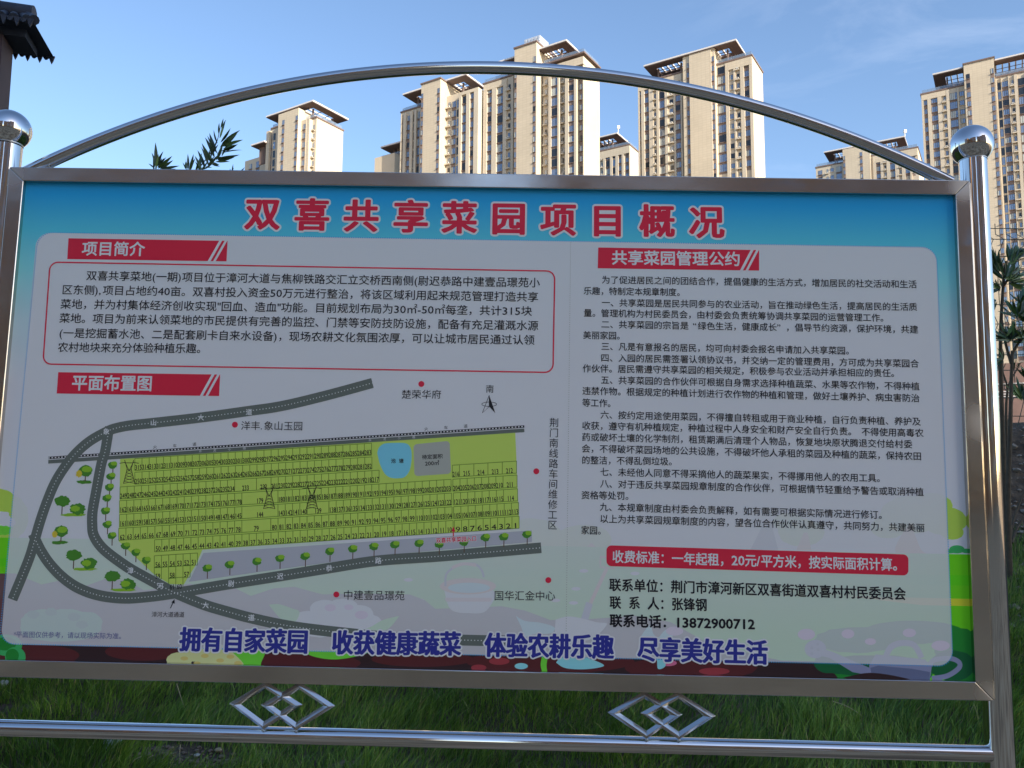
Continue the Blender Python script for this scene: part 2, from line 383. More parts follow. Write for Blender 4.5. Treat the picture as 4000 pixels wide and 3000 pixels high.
# silver tanks on the slab
mb = MB()
a0, a1 = t.s_at(2094, -2), t.s_at(2030, -2)
for i in range(5):
    w = (a1 - a0) / 5; mb.box(t.P(a0 + i * w + .08, 0, zs + .5), AX * (w - .16), BX * 5, Vector((0, 0, 2.6)))
    for j in range(3): mb.box(t.P(a0 + i * w + .15, -.06, zs + .7 + j * .8), AX * (w - .3), BX * .05, Vector((0, 0, .55)))
t.ob('water_tank', mb, [new_mat('galvanised_steel', (.72, .74, .76), .35, .6)])
zz = ZS(t, 2150, 712)
t.column(2264, 2276, 1.2, 'S', 249, zz); t.column(2221, 2242, 0, 'W', 252, zz); t.column(2193, 2206, 1.2, 'C', 262, zz)
t.column(2152.8, 2176.5, 0, 'B', 266, zz); t.column(2123, 2139, 1.2, 'F', 274, zz)
t.column(2081, 2091.6, -2, 'S', 220, zz); t.column(2008, 2016, -2, 'S', 247, zz)
t.column(1978, 1994, 0, 'C', 330, zz); t.column(1937, 1962, 0, 'B', 339, zz); t.column(1899, 1918, 0, 'W', 343, zz)
t.canopy(zr + 4.6, (2212, 162), (1935, 256), (2266, 216))

# ---- small one showing between the two big ones
t = Tower('small cream tower peeping out right of the tallest, under the arch, sunlit blank side', 2460, 665, 278, 665, 2494)
_, _, zr = t.mass(2330, 2460, 0, (2453, 568), mat=M_PLAIN); t.cap(0, t.s_at(2330), 0, t.depth, zr)
for a, b in ((2428.5, 2437), (2404, 2415), (2382.5, 2391), (2356, 2364.5)): t.mass(a, b, -.5, (2453, 569), r1=.5, mat=M_PLAIN)
t.mass(2330, 2460, -.52, (2453, 569), r1=.5, z0=zr - 3.0)
t.mass(2457.5, 2460, -.5, (2453, 569), r1=1)
zz = ZS(t, 2400, 712)
t.column(2445, 2456, 0, 'S', 586, zz); t.column(2415.5, 2428, 0, 'W', 589, zz); t.column(2392, 2403.7, 0, 'D', 595, zz)
t.column(2365, 2382, 0, 'B', 600, zz); t.column(2346, 2355.5, 0, 'C', 608, zz)
p0 = t.canopy(zr + 4.6, (2411, 523.5), (2300, 552), (2453, 562.7))
mb = MB(); mb.tube([p0 + Vector((.4, .4, .5)), p0 + Vector((.4, .4, 2.2))], .15, 6); mb.box(p0 + Vector((.1, .1, 2.2)), (.9, 0, 0), (0, .9, 0), (0, 0, 1.1))
t.ob('antenna', mb, [M_AC])

# ---- wide tower right of centre
t = Tower('wide cream tower right of centre, its front crossed by the falling arch tube', 2948, 665, 214, 665, 2989)
_, _, zr = t.mass(2801, 2948, 0, (2937, 218), mat=M_PLAIN); t.cap(0, t.s_at(2801), 0, t.depth, zr)
_, _, zl = t.mass(2495, 2680, 0, (2664, 284), mat=M_PLAIN); t.cap(t.s_at(2674), t.s_at(2495), 0, t.depth, zl, False)
for a, b in ((2936, 2948), (2900, 2914.5), (2873, 2880), (2841, 2854)): t.mass(a, b, -.5, (2937, 219), r1=.5, mat=M_PLAIN)
t.mass(2841, 2948, -.52, (2937, 219), r1=.5, z0=zr - 2.6)
t.mass(2674, 2801, -1.4, (2798, 186), r1=9); t.mass(2699, 2786, -1.75, (2798, 183), r1=-1); t.mass(2706, 2798, -1.74, (2798, 183), r1=-1, z0=ZS(t, 2790, 222) + 1.5)
for a, b in ((2495, 2500), (2507, 2519), (2537.5, 2554), (2567, 2576.5), (2600, 2611), (2636, 2641.5), (2662.5, 2668)): t.mass(a, b, -.45, (2664, 286), r1=.5, mat=M_PLAIN)
t.mass(2495, 2664, -.47, (2664, 286), r1=.5, z0=zl - 2.4)
zz = ZS(t, 2800, 712)
t.column(2915, 2935.7, 0, 'W', 237, zz); t.column(2881, 2899, 0, 'C', 249, zz); t.column(2857, 2872, 0, 'N', 254, zz)
t.column(2811.4, 2840.6, 0, 'B', 260, zz); t.column(2787, 2798, -1.4, 'S', 219, zz); t.column(2706, 2715, -1.4, 'S', 244, zz) if False else t.column(2689, 2698, -1.4, 'S', 246, zz)
t.column(2642, 2662, 0, 'W', 300, zz); t.column(2612, 2635.8, 0, 'C', 316, zz); t.column(2577, 2599.5, 0, 'B', 322, zz)
t.column(2555, 2566.5, 0, 'C', 332, zz); t.column(2520, 2537, 0, 'W', 345, zz); t.column(2500.5, 2506.5, 0, 'S', 353, zz)
t.canopy(zr + 4.6, (2874.4, 160), (2519.8, 267.7), (2911, 218))

# ---- low tower right, behind the arch foot
t = Tower('low cream tower under the right foot of the arch, only its top floors in view', 3589, 665, 286, 665, 3607)
_, _, zr = t.mass(3401, 3589, 0, (3583, 577), mat=M_PLAIN); t.cap(0, t.s_at(3401), 0, t.depth, zr)
_, _, zl = t.mass(3187, 3300, 0, (3186, 657), mat=M_PLAIN); t.cap(t.s_at(3294), t.s_at(3187), 0, t.depth, zl)
t.mass(3294, 3401, -1.4, (3401, 563), r1=8)
for a, b in ((3555, 3562), (3523, 3536), (3497, 3511), (3464, 3476), (3440, 3450), (3411, 3422)): t.mass(a, b, -.5, (3583, 578), r1=.5, mat=M_PLAIN)
t.mass(3411, 3586, -.52, (3583, 578), r1=.5, z0=zr - 3.0)
zz = ZS(t, 3400, 722)
t.column(3537, 3554.5, 0, 'W', 600, zz); t.column(3512, 3522, 0, 'C', 607, zz); t.column(3477, 3496.5, 0, 'B', 611, zz)
t.column(3451, 3463, 0, 'C', 618, zz); t.column(3423, 3439.6, 0, 'W', 622, zz); t.column(3566, 3576, 0, 'S', 598, zz)
t.column(3361, 3371, -1.4, 'S', 594, zz); t.column(3295.5, 3303, -1.4, 'S', 609, zz)
t.column(3266.6, 3288, 0, 'B', 650, zz); t.column(3244, 3257, 0, 'N', 657, zz); t.column(3223, 3237, 0, 'C', 662, zz); t.column(3196, 3212, 0, 'W', 666, zz)
p0 = t.canopy(zr + 4.6, (3533, 536.6), (3219.8, 600.7), (3546.4, 578))
mb = MB(); mb.tube([p0 + Vector((.4, .4, .5)), p0 + Vector((.4, .4, 2.0))], .15, 6); mb.box(p0 + Vector((.1, .1, 2.0)), (.9, 0, 0), (0, .9, 0), (0, 0, 1.1))
t.ob('antenna', mb, [M_AC])

# ---- tower at the right edge, behind the ball
t = Tower('cream tower cut by the right edge of the view, behind the right steel ball', 3602, 450.7, 240, 450.7, 3650)
t.depth = 16
_, _, zl = t.mass(3602, 3790, 0, (3597, 372), mat=M_PLAIN); t.cap(t.s_at(3774), 0, 0, t.depth, zl)
_, _, zr = t.mass(3890, 4230, 0, (3962, 290), mat=M_PLAIN); t.cap(t.s_at(4230), t.s_at(3895), 0, t.depth, zr)
t.mass(3774, 3895, -1.6, (3886.5, 225), r1=9); zs = t.z_at(t.s_at(3886.5, -1.6, 225), -1.6, 3886.5, 225)
t.cap(t.s_at(3895, -1.6), t.s_at(3774, -1.6), -1.6, 9, zs, False)
for a, b in ((3602, 3610), (3625, 3638.5), (3665, 3681), (3700, 3712), (3743.5, 3750)): t.mass(a, b, -.45, (3597, 373.5), r1=.5, mat=M_PLAIN)
for a, b in ((3896, 3902), (3917.5, 3919.5), (3946, 3950), (3969.5, 3982), (4022, 4040), (4080, 4100), (4140, 4160)): t.mass(a, b, -.45, (3962, 291), r1=.5, mat=M_PLAIN)
t.mass(3602.2, 3699, -.47, (3597, 373.5), r1=.5, z0=zl - 2.0)
zz = ZS(t, 3900, 1410)
zv = ZS(t, 3650, 770)
t.column(3611, 3624, 0, 'S', 392, zv); t.column(3640, 3664.6, 0, 'W', 381, zv); t.column(3682, 3699, 0, 'C', 378, zv)
t.column(3713, 3743, 0, 'B', 362, zv); t.column(3752, 3770, 0, 'N', 356, zv); t.column(3782, 3797, -1.6, 'S', 287, zv)
t.column(3879, 3892, -1.6, 'S', 265, zz); t.column(3903, 3917, 0, 'D', 321, zz); t.column(3920, 3945, 0, 'W', 316, zz)
t.column(3951, 3968.7, 0, 'C', 312, zz); t.column(3984, 4021, 0, 'B', 302, zz); t.column(4042, 4078, 0, 'W', 298, zz); t.column(4102, 4138, 0, 'B', 290, zz)
# canopy with a grid opening
t.canopy(zl + 5.6, (4130, 183), (3645, 298.7), blen=14, m=3.2)
# podium with pale railings
zp = ZS(t, 3900, 1430)
t.mass(3560, 4300, -6, float(zp), r1=-.5, mat=M_POD, name='podium')
for dz in (0, -2.2, -2.9, -3.6):
    mb = MB(); mb.box(t.P(t.s_at(4300), -6.3, zp + dz - 6.0), AX * 60, BX * .25, Vector((0, 0, .3))); t.ob('podium_railing', mb, [M_ROOFE])

# ---------------------------------------------------------------- blocks behind the viewer (they shade the board; mirrored in the steel)
M_BACK = wall_mat('back_block_render', (.50, .28, .15), False)
def block(label, x, y, w, d, h, rot, floors):
    root = empty('apartment_block', (x, y, 0)); root.rotation_euler.z = rot
    tag(root, label, 'apartment block', 'apartment blocks behind the viewer')
    mb = MB(); mb.box((-w / 2, -d / 2, -.2), (w, 0, 0), (0, d, 0), (0, 0, h + .2)); mb.build('wall', M_BACK, root)
    mb = MB(); mb.box((-w / 2 - 1, -d / 2 - 1, h + .003), (w + 2, 0, 0), (0, d + 2, 0), (0, 0, .8)); mb.build('roof', M_ROOFU, root)
    mb = MB(); mb.box((0, 0, 0), (2.2, 0, 0), (0, .08, 0), (0, 0, 1.7)); wm = mb.mesh('window', [M_GLASS])
    n = int(w / 5)
    for k in range(floors):
        for i in range(n):
            o = link('window', wm, root); o.location = (-w / 2 + 1.4 + i * (w - 2.8) / n, d / 2 + .01, 1.6 + k * (h / floors))
block('tan apartment block directly toward the sun behind the viewer, mirrored in the posts', 45, -52, 25, 14, 42, math.radians(40), 10)
block('tan apartment block straight behind the viewer, mirrored in the right ball', 17, -80, 34, 13, 40, math.radians(4), 9)
block('brown apartment block half hidden behind the one toward the sun', 36, -74, 22, 12, 44, math.radians(24), 11)
block('brown apartment block behind the viewer, mirrored in the middle of the top frame', -28, -74, 40, 13, 37, math.radians(-3), 8)
block('sunlit tan apartment block behind the viewer at the left, mirrored in the left ball', -54, -50, 18, 36, 27, math.radians(-16), 8)

# ---------------------------------------------------------------- information board
BC = CAM + Vector((-.0793, 1.987, .1142))
BM = Matrix(((.9998, .0134, -.0114), (-.0115, .0073, -.9999), (-.0133, .9999, .0075)))
bx_ = BM.col[0].normalized(); bn_ = BM.col[2]; bn_ = (bn_ - bx_ * bn_.dot(bx_)).normalized(); by_ = bn_.cross(bx_)
BM = Matrix((bx_, by_, bn_)).transposed(); BMI = BM.transposed()
def P(px, py, z=0.0):                        # point of the board plane seen at a photograph pixel
    d = ray(px, py); o = BC + bn_ * z; k = (o - CAM).dot(bn_) / d.dot(bn_)
    q = BMI @ (CAM + d * k - BC); return Vector((q.x, q.y, z))
UP = 2.4 / 3770                              # board metres per photograph pixel
board = empty('information_board'); board.matrix_world = Matrix.Translation(BC) @ BM.to_4x4()
tag(board, 'large stainless steel framed information board printed with a vegetable garden plan and rules', 'information board')

def steel(name, rough, wav=0.0, sc=(1, 1, 1), base=(.63, .62, .61), smudge=.1):
    m = new_mat(name, base, rough, 1.0)
    tc = N(m, 'ShaderNodeTexCoord'); mp = N(m, 'ShaderNodeMapping'); mp.inputs['Scale'].default_value = sc
    L(m, tc.outputs['Object'], mp.inputs['Vector'])
    n = noise(m, 6, 6, mp.outputs[0]); r = N(m, 'ShaderNodeMapRange')
    r.inputs['From Min'].default_value = .35; r.inputs['From Max'].default_value = .75
    r.inputs['To Min'].default_value = rough; r.inputs['To Max'].default_value = rough + smudge
    L(m, n.outputs['Fac'], r.inputs['Value']); L(m, r.outputs[0], bsdf(m).inputs['Roughness'])
    if wav:
        b = N(m, 'ShaderNodeBump'); b.inputs['Strength'].default_value = 1; b.inputs['Distance'].default_value = wav
        n2 = noise(m, 5, 3, mp.outputs[0]); L(m, n2.outputs['Fac'], b.inputs['Height']); L(m, b.outputs[0], bsdf(m).inputs['Normal'])
    return m
def mathn(m, op, a, b=None, clamp=False):
    n = N(m, 'ShaderNodeMath'); n.operation = op; n.use_clamp = clamp
    for i, x in enumerate((a, b)):
        if x is None: continue
        if isinstance(x, (int, float)): n.inputs[i].default_value = x
        else: L(m, x, n.inputs[i])
    return n.outputs[0]
S_FRAME = steel('brushed_frame_steel', .10, .0026, (.5, .9, 1), (.60, .55, .50), .16)
S_POST = steel('polished_post_steel', .05, .0006, (6, .6, 6), (.68, .67, .66), .05)
S_TUBE = steel('polished_tube_steel', .06, .0003, (.6, 6, 6), (.64, .64, .65), .05)
S_BALL = steel('ball_steel', .03, .0, (2, 2, 2), (.66, .66, .67), .05)
S_DIA = steel('diamond_steel', .12, .0008, (2, 2, 2), (.62, .61, .60), .1)
S_WELD = vary('ground_weld', (.5, .5, .49), .38, .1, 60); bsdf(S_WELD).inputs['Metallic'].default_value = .85

tcw = N(S_FRAME, 'ShaderNodeTexCoord'); wmask = None
for (x_, y_, rad_) in ((62, 680, .035), (3762, 732, .042), (3848, 2702, .03), (3828, 1650, .05)):
    c_ = P(x_, y_); dv = N(S_FRAME, 'ShaderNodeVectorMath'); dv.operation = 'DISTANCE'; dv.inputs[1].default_value = (c_.x, c_.y, 0)
    L(S_FRAME, tcw.outputs['Object'], dv.inputs[0])
    mr2 = N(S_FRAME, 'ShaderNodeMapRange'); mr2.inputs['From Min'].default_value = rad_ * 1.35; mr2.inputs['From Max'].default_value = rad_ * .1
    L(S_FRAME, dv.outputs['Value'], mr2.inputs['Value'])
    wmask = mr2.outputs[0] if wmask is None else mathn(S_FRAME, 'MAXIMUM', wmask, mr2.outputs[0])
lk = bsdf(S_FRAME).inputs['Roughness'].links[0].from_socket
L(S_FRAME, mathn(S_FRAME, 'ADD', lk, mathn(S_FRAME, 'MULTIPLY', wmask, .33)), bsdf(S_FRAME).inputs['Roughness'])
# steel frame, four mitred square tubes
zf, zb2 = .013, -.030
inn = [P(91, 706, zf), P(3733, 760, zf), P(3812, 2664, zf), P(-82, 2576, zf)]
out = [P(35, 651, zf), P(3789, 704, zf), P(3885, 2739, zf), P(-152, 2642, zf)]
for i in range(4):
    j = (i + 1) % 4
    o1, o2, i1, i2 = out[i], out[j], inn[i], inn[j]
    e = (o2 - o1).normalized() * .0003
    q = [o1 + e, o2 - e, i2 - e, i1 + e]
    v = [Vector((p.x, p.y, zf)) for p in q] + [Vector((p.x, p.y, zb2)) for p in q]
    mb = MB(); mb.add(v, [(3, 2, 1, 0), (4, 5, 6, 7), (0, 1, 5, 4), (1, 2, 6, 5), (2, 3, 7, 6), (3, 0, 4, 7)])
    o = mb.build('frame_bar', S_FRAME, board)
    b = o.modifiers.new('bevel', 'BEVEL'); b.width = .0022; b.segments = 3; b.limit_method = 'ANGLE'
    me = o.data
    # a ground-down weld patch where the bars meet
mb = MB()
lip = [P(86, 701), P(3738, 755), P(3817, 2669), P(-87, 2581)]
for i in range(4):                            # dark rubber seal round the print
    j = (i + 1) % 4; c = (lip[0] + lip[1] + lip[2] + lip[3]) / 4
    a, b = lip[i], lip[j]; a2, b2 = a + (c - a).normalized() * .007, b + (c - b).normalized() * .007
    mb.add([Vector((p.x, p.y, .0045)) for p in (a, b, b2, a2)], [(3, 2, 1, 0)])
mb.build('rubber_seal', new_mat('seal_rubber', (.02, .02, .025), .6), board)

def post(px, py, ballpx):
    c = P(px, py); zc = -.020
    base = -(BC.z) + .0
    mb = MB(); mb.tube([(c.x, base - .05, zc), (c.x, c.y, zc)], .0325, 48)
    o = mb.build('post', S_POST, board, True)
    bc = P(*ballpx)
    bpy_mesh = MB(); R_ = .0515
    vs_, fs_ = [], []
    nu, nv = 48, 24
    for a in range(nv + 1):
        th = math.pi * a / nv
        for b in range(nu):
            ph = 2 * math.pi * b / nu
            vs_.append((bc.x + R_ * math.sin(th) * math.cos(ph), bc.y + R_ * math.cos(th), zc + R_ * math.sin(th) * math.sin(ph)))
    for a in range(nv):
        for b in range(nu): fs_.append((a * nu + b, a * nu + (b + 1) % nu, (a + 1) * nu + (b + 1) % nu, (a + 1) * nu + b))
    bpy_mesh.add(vs_, fs_); ball = bpy_mesh.build('ball', S_BALL, board, True)
    mb = MB()
    seg = 40; rr = .0335
    mb.tube([(c.x, bc.y - .042, zc), (c.x, bc.y - .039, zc)], .0335, 40); mb.build('weld_bead', S_WELD, board, True)
post(3815, 590, (3811, 556)); post(15, 560, (20, 495))

def smooth_curve(pts, n=8):
    out_ = []
    for i in range(len(pts) - 1):
        p0 = pts[max(i - 1, 0)]; p1 = pts[i]; p2 = pts[i + 1]; p3 = pts[min(i + 2, len(pts) - 1)]
        for k in range(n):
            t_ = k / n
            out_.append(0.5 * ((2 * p1) + (p2 - p0) * t_ + (2 * p0 - 5 * p1 + 4 * p2 - p3) * t_ ** 2 + (-p0 + 3 * p1 - 3 * p2 + p3) * t_ ** 3))
    out_.append(pts[-1]); return out_
# arch: least squares quartic through the points read off the photograph
ap = [(110, 668), (250, 600), (443, 521), (760, 418), (1076, 337), (1400, 286), (1698, 262), (1848, 260), (2096, 271), (2345, 290), (2400, 298), (2662, 341), (2886, 396), (3200, 489), (3344, 543), (3548, 634), (3700, 702)]
au = [P(x, y, -.005) for x, y in ap]
co = np.polyfit([p.x for p in au], [p.y for p in au], 4)
ux = np.linspace(au[0].x - .02, au[-1].x + .01, 90)
mb = MB(); mb.tube([(x, float(np.polyval(co, x)), -.010) for x in ux], .0163, 28); mb.build('arch_tube', S_TUBE, board, True)
# bottom rail
ra, rb = P(-60, 2857), P(3905, 2963)
co2 = np.polyfit([P(0, 2858).x, P(2000, 2893).x, P(3880, 2961).x], [P(0, 2858).y, P(2000, 2893).y, P(3880, 2961).y], 1)
mb = MB(); mb.tube([(x, float(np.polyval(co2, x)), -.018) for x in np.linspace(P(15, 560).x, P(3815, 590).x, 12)], .0192, 32)
mb.build('bottom_rail', S_TUBE, board, True)

def rhomb(px4, zo):
    c = [P(x, y, .008) for x, y in px4]; cen = sum(c, Vector()) / 4; th = .0158
    edges = []
    for i in range(4):
        a, b = c[i], c[(i + 1) % 4]; d = (b - a).normalized(); nrm = Vector((-d.y, d.x, 0))
        if nrm.dot(cen - a) < 0: nrm = -nrm
        edges.append((a + nrm * th, d))
    inn_ = []
    for i in range(4):                        # intersection of neighbouring inner edges
        a, d = edges[i - 1]; b, e = edges[i]
        k = ((b - a).x * e.y - (b - a).y * e.x) / (d.x * e.y - d.y * e.x); inn_.append(a + d * k)
    for i in range(4):
        j = (i + 1) % 4; q = [c[i], c[j], inn_[j], inn_[i]]
        zm = .002 + zo                        # tube set on edge: a ridge runs down the middle of every bar
        ma, mb_ = (c[i] + inn_[i]) / 2, (c[j] + inn_[j]) / 2
        sec = lambda o_, m_, n_: [Vector((o_.x, o_.y, zm)), Vector((m_.x, m_.y, zm + .0085)), Vector((n_.x, n_.y, zm)), Vector((m_.x, m_.y, zm - .0085))]
        v = sec(c[i], ma, inn_[i]) + sec(c[j], mb_, inn_[j])
        mb = MB(); mb.add(v, [(k, (k + 1) % 4, 4 + (k + 1) % 4, 4 + k) for k in range(4)] + [(3, 2, 1, 0), (4, 5, 6, 7)])
        o = mb.build('diamond_bar', S_DIA, board)
        b_ = o.modifiers.new('bevel', 'BEVEL'); b_.width = .0006; b_.segments = 2
def bead(x_, y_):
    c_ = P(x_, y_); mb = MB(); stone_pts = [(1, 0, 0), (-1, 0, 0), (0, 1, 0), (0, -1, 0), (0, 0, 1), (0, 0, -1)]
    r_ = .0048; vv = [(c_.x + a * r_ * 1.5, c_.y + b * r_ * .8, .001 + c * r_) for a, b, c in stone_pts]
    mb.add(vv, [(4, 0, 2), (4, 2, 1), (4, 1, 3), (4, 3, 0), (5, 2, 0), (5, 1, 2), (5, 3, 1), (5, 0, 3)])
    o = mb.build('weld_bead', S_WELD, board, True); b_ = o.modifiers.new('sub', 'SUBSURF'); b_.levels = 1; b_.render_levels = 2
for p_ in ((1036, 2664), (1026, 2851), (1170, 2666), (1154, 2855), (2519, 2703), (2527, 2888), (2650, 2705), (2653, 2890), (190, 650), (3640, 702)): bead(*p_)
rhomb([(890.5, 2751), (1036, 2663), (1182, 2756), (1026, 2853)], 0)
rhomb([(1015, 2756), (1170, 2665), (1309, 2759), (1154, 2856)], .0011)
rhomb([(2373, 2786), (2519, 2701), (2669, 2794), (2527, 2890)], 0)
rhomb([(2501, 2788), (2650, 2703), (2799, 2799), (2653, 2892)], .0011)

# ---------------------------------------------------------------- the print
KW = (.31, .34, .40)                         # how dark the shaded white paper photographs
def pc(r, g, b):
    return (min(.86, lin(r) / KW[0]), min(.86, lin(g) / KW[1]), min(.88, lin(b) / KW[2]), 1)
PAPER = (.87, .86, .85, 1)
def ripple(m):                                # the sheet is not quite flat: faint waves and a film of dust
    tc = N(m, 'ShaderNodeTexCoord'); n = noise(m, 2.2, 3, tc.outputs['Object']); b = N(m, 'ShaderNodeBump')
    b.inputs['Strength'].default_value = 1; b.inputs['Distance'].default_value = .003; L(m, n.outputs['Fac'], b.inputs['Height']); L(m, b.outputs[0], bsdf(m).inputs['Normal'])
    n2 = noise(m, 9, 8, tc.outputs['Object']); r_ = N(m, 'ShaderNodeMapRange'); r_.inputs['From Min'].default_value = .3; r_.inputs['From Max'].default_value = .7
    r_.inputs['To Min'].default_value = .30; r_.inputs['To Max'].default_value = .40; L(m, n2.outputs['Fac'], r_.inputs['Value']); L(m, r_.outputs[0], bsdf(m).inputs['Roughness']); return m
def inkmat(name, c):
    m = new_mat(name, c, .36, spec=.25); m.node_tree.nodes['Principled BSDF'].inputs['Base Color'].default_value = c
    return ripple(m)
pan = [P(149, 907), P(3658, 966), P(3722, 2603), P(-3, 2514)]
PX0, PX1 = (pan[0].x + pan[3].x) / 2, (pan[1].x + pan[2].x) / 2
PY1, PY0 = (pan[0].y + pan[1].y) / 2, (pan[2].y + pan[3].y) / 2
PRD = 58 * UP
def artmat(name, col, grad=None):
    """ink of the backdrop drawing, printed pale inside the rounded white text panel"""
    m = new_mat(name, col, .36, spec=.25)
    tc = N(m, 'ShaderNodeTexCoord'); s = N(m, 'ShaderNodeSeparateXYZ'); L(m, tc.outputs['Object'], s.inputs[0])
    hx, hy = (PX1 - PX0) / 2 - PRD, (PY1 - PY0) / 2 - PRD
    qx = mathn(m, 'MAXIMUM', mathn(m, 'SUBTRACT', mathn(m, 'ABSOLUTE', mathn(m, 'SUBTRACT', s.outputs[0], (PX0 + PX1) / 2)), hx), 0.0)
    qy = mathn(m, 'MAXIMUM', mathn(m, 'SUBTRACT', mathn(m, 'ABSOLUTE', mathn(m, 'SUBTRACT', s.outputs[1], (PY0 + PY1) / 2)), hy), 0.0)
    dd = mathn(m, 'SQRT', mathn(m, 'ADD', mathn(m, 'MULTIPLY', qx, qx), mathn(m, 'MULTIPLY', qy, qy)))
    inside = mathn(m, 'LESS_THAN', dd, PRD)
    mr_ = N(m, 'ShaderNodeMapRange'); L(m, s.outputs[1], mr_.inputs['Value'])
    mr_.inputs['From Min'].default_value = P(2000, 2480).y; mr_.inputs['From Max'].default_value = P(2000, 1900).y
    mr_.inputs['To Min'].default_value = .76; mr_.inputs['To Max'].default_value = .95
    fac = mathn(m, 'MULTIPLY', inside, mr_.outputs[0])
    mx_ = N(m, 'ShaderNodeMix'); mx_.data_type = 'RGBA'; L(m, fac, mx_.inputs['Factor']); mx_.inputs[7].default_value = PAPER
    if grad:
        g_ = N(m, 'ShaderNodeMapRange'); L(m, s.outputs[1], g_.inputs['Value'])
        g_.inputs['From Min'].default_value = -.6; g_.inputs['From Max'].default_value = .6
        r_ = ramp(m, g_.outputs[0], grad); L(m, r_.outputs[0], mx_.inputs[6])
    else: mx_.inputs[6].default_value = col
    L(m, mx_.outputs[2], bsdf(m).inputs['Base Color']); return ripple(m)

fy = lambda y: (P(300, y).y + .6) / 1.2
GR = [(0.0, pc(30, 22, 26)), (fy(2090), pc(150, 152, 170)), (fy(1500), pc(148, 155, 175)), (fy(1250), pc(125, 155, 185)), (fy(1050), pc(88, 148, 185)), (fy(900), pc(55, 135, 178)), (fy(760), pc(22, 110, 165)), (1.0, pc(18, 102, 158))]
sheet_c = [P(89, 704), P(3736, 758), P(3815, 2667), P(-85, 2579)]
mb = MB(); v = [Vector((p.x, p.y, 0)) for p in sheet_c] + [Vector((p.x, p.y, -.012)) for p in sheet_c]
mb.add(v, [(3, 2, 1, 0), (4, 5, 6, 7), (0, 1, 5, 4), (1, 2, 6, 5), (2, 3, 7, 6), (3, 0, 4, 7)])
sheet = mb.build('printed_sheet', artmat('sky_print', PAPER, GR), board)

class Art(MB):                               # flat ink shapes given in photograph pixels of the board plane
    def __init__(s, z, dz=.000002): super().__init__(); s.z = z; s.dz = dz; s.mats = []; s.idx = {}
    def m(s, mat):
        if mat.name not in s.idx: s.idx[mat.name] = len(s.mats); s.mats.append(mat)
        return s.idx[mat.name]
    def up(s): s.z += s.dz
    def clipv(s, p):
        return Vector((max(-1.199, min(1.199, p.x)), max(-.601, min(.601, p.y)), s.z))
    def poly(s, pts, mat, sm=False):
        q = [P(x, y) for x, y in pts]
        if sm: q = smooth_curve(q + [q[0]], 6)[:-1]
        q = [s.clipv(p) for p in q]
        ar = sum(q[i].x * q[(i + 1) % len(q)].y - q[(i + 1) % len(q)].x * q[i].y for i in range(len(q)))
        if ar < 0: q.reverse()
        s.add(q, [tuple(range(len(q)))], s.m(mat)); s.up()
    def ell(s, x, y, rx, ry, mat, rot=0, n=28, jag=0):
        r_ = random.Random(int(x * 7 + y)); pts = []
        for k in range(n):
            a = 2 * math.pi * k / n; j = 1 + jag * (r_.random() - .5)
            u, v_ = rx * math.cos(a) * j, ry * math.sin(a) * j
            pts.append((x + u * math.cos(rot) - v_ * math.sin(rot), y + u * math.sin(rot) + v_ * math.cos(rot)))
        s.poly(pts, mat)
    def stroke(s, pts, w, mat, sm=False):
        q = [P(x, y) for x, y in pts]
        if sm: q = smooth_curve(q, 6)
        h = w * UP / 2; Lf, Rt = [], []
        for i, p in enumerate(q):
            t_ = (q[min(i + 1, len(q) - 1)] - q[max(i - 1, 0)]); t_.z = 0; t_.normalize(); nn = Vector((-t_.y, t_.x, 0))
            Lf.append(p + nn * h); Rt.append(p - nn * h)
        o = [Vector((p.x, p.y, s.z)) for p in Rt] + [Vector((p.x, p.y, s.z)) for p in Lf]; n = len(q)
        s.add(o, [(i, i + 1, n + i + 1, n + i) for i in range(n - 1)], s.m(mat)); s.up(); return q
    def dots(s, pts, step, size, mat, sm=False, aspect=1.0):
        q = [P(x, y) for x, y in pts]
        if sm: q = smooth_curve(q, 6)
        carry = 0.0; h = size * UP / 2; step *= UP; mi = s.m(mat)
        for a, b in zip(q[:-1], q[1:]):
            d = (b - a); ln = d.length
            if ln < 1e-9: continue
            t_ = d / ln; nn = Vector((-t_.y, t_.x, 0)); x = carry
            while x < ln:
                c = a + t_ * x; tt = t_ * aspect
                s.add([Vector((*(c + (-tt - nn) * h).xy, s.z)), Vector((*(c + (tt - nn) * h).xy, s.z)), Vector((*(c + (tt + nn) * h).xy, s.z)), Vector((*(c + (nn - tt) * h).xy, s.z))], [(0, 1, 2, 3)], mi)
                x += step
            carry = x - ln
        s.up()
    def done(s, name, parent=None): return s.build(name, s.mats, parent or sheet)

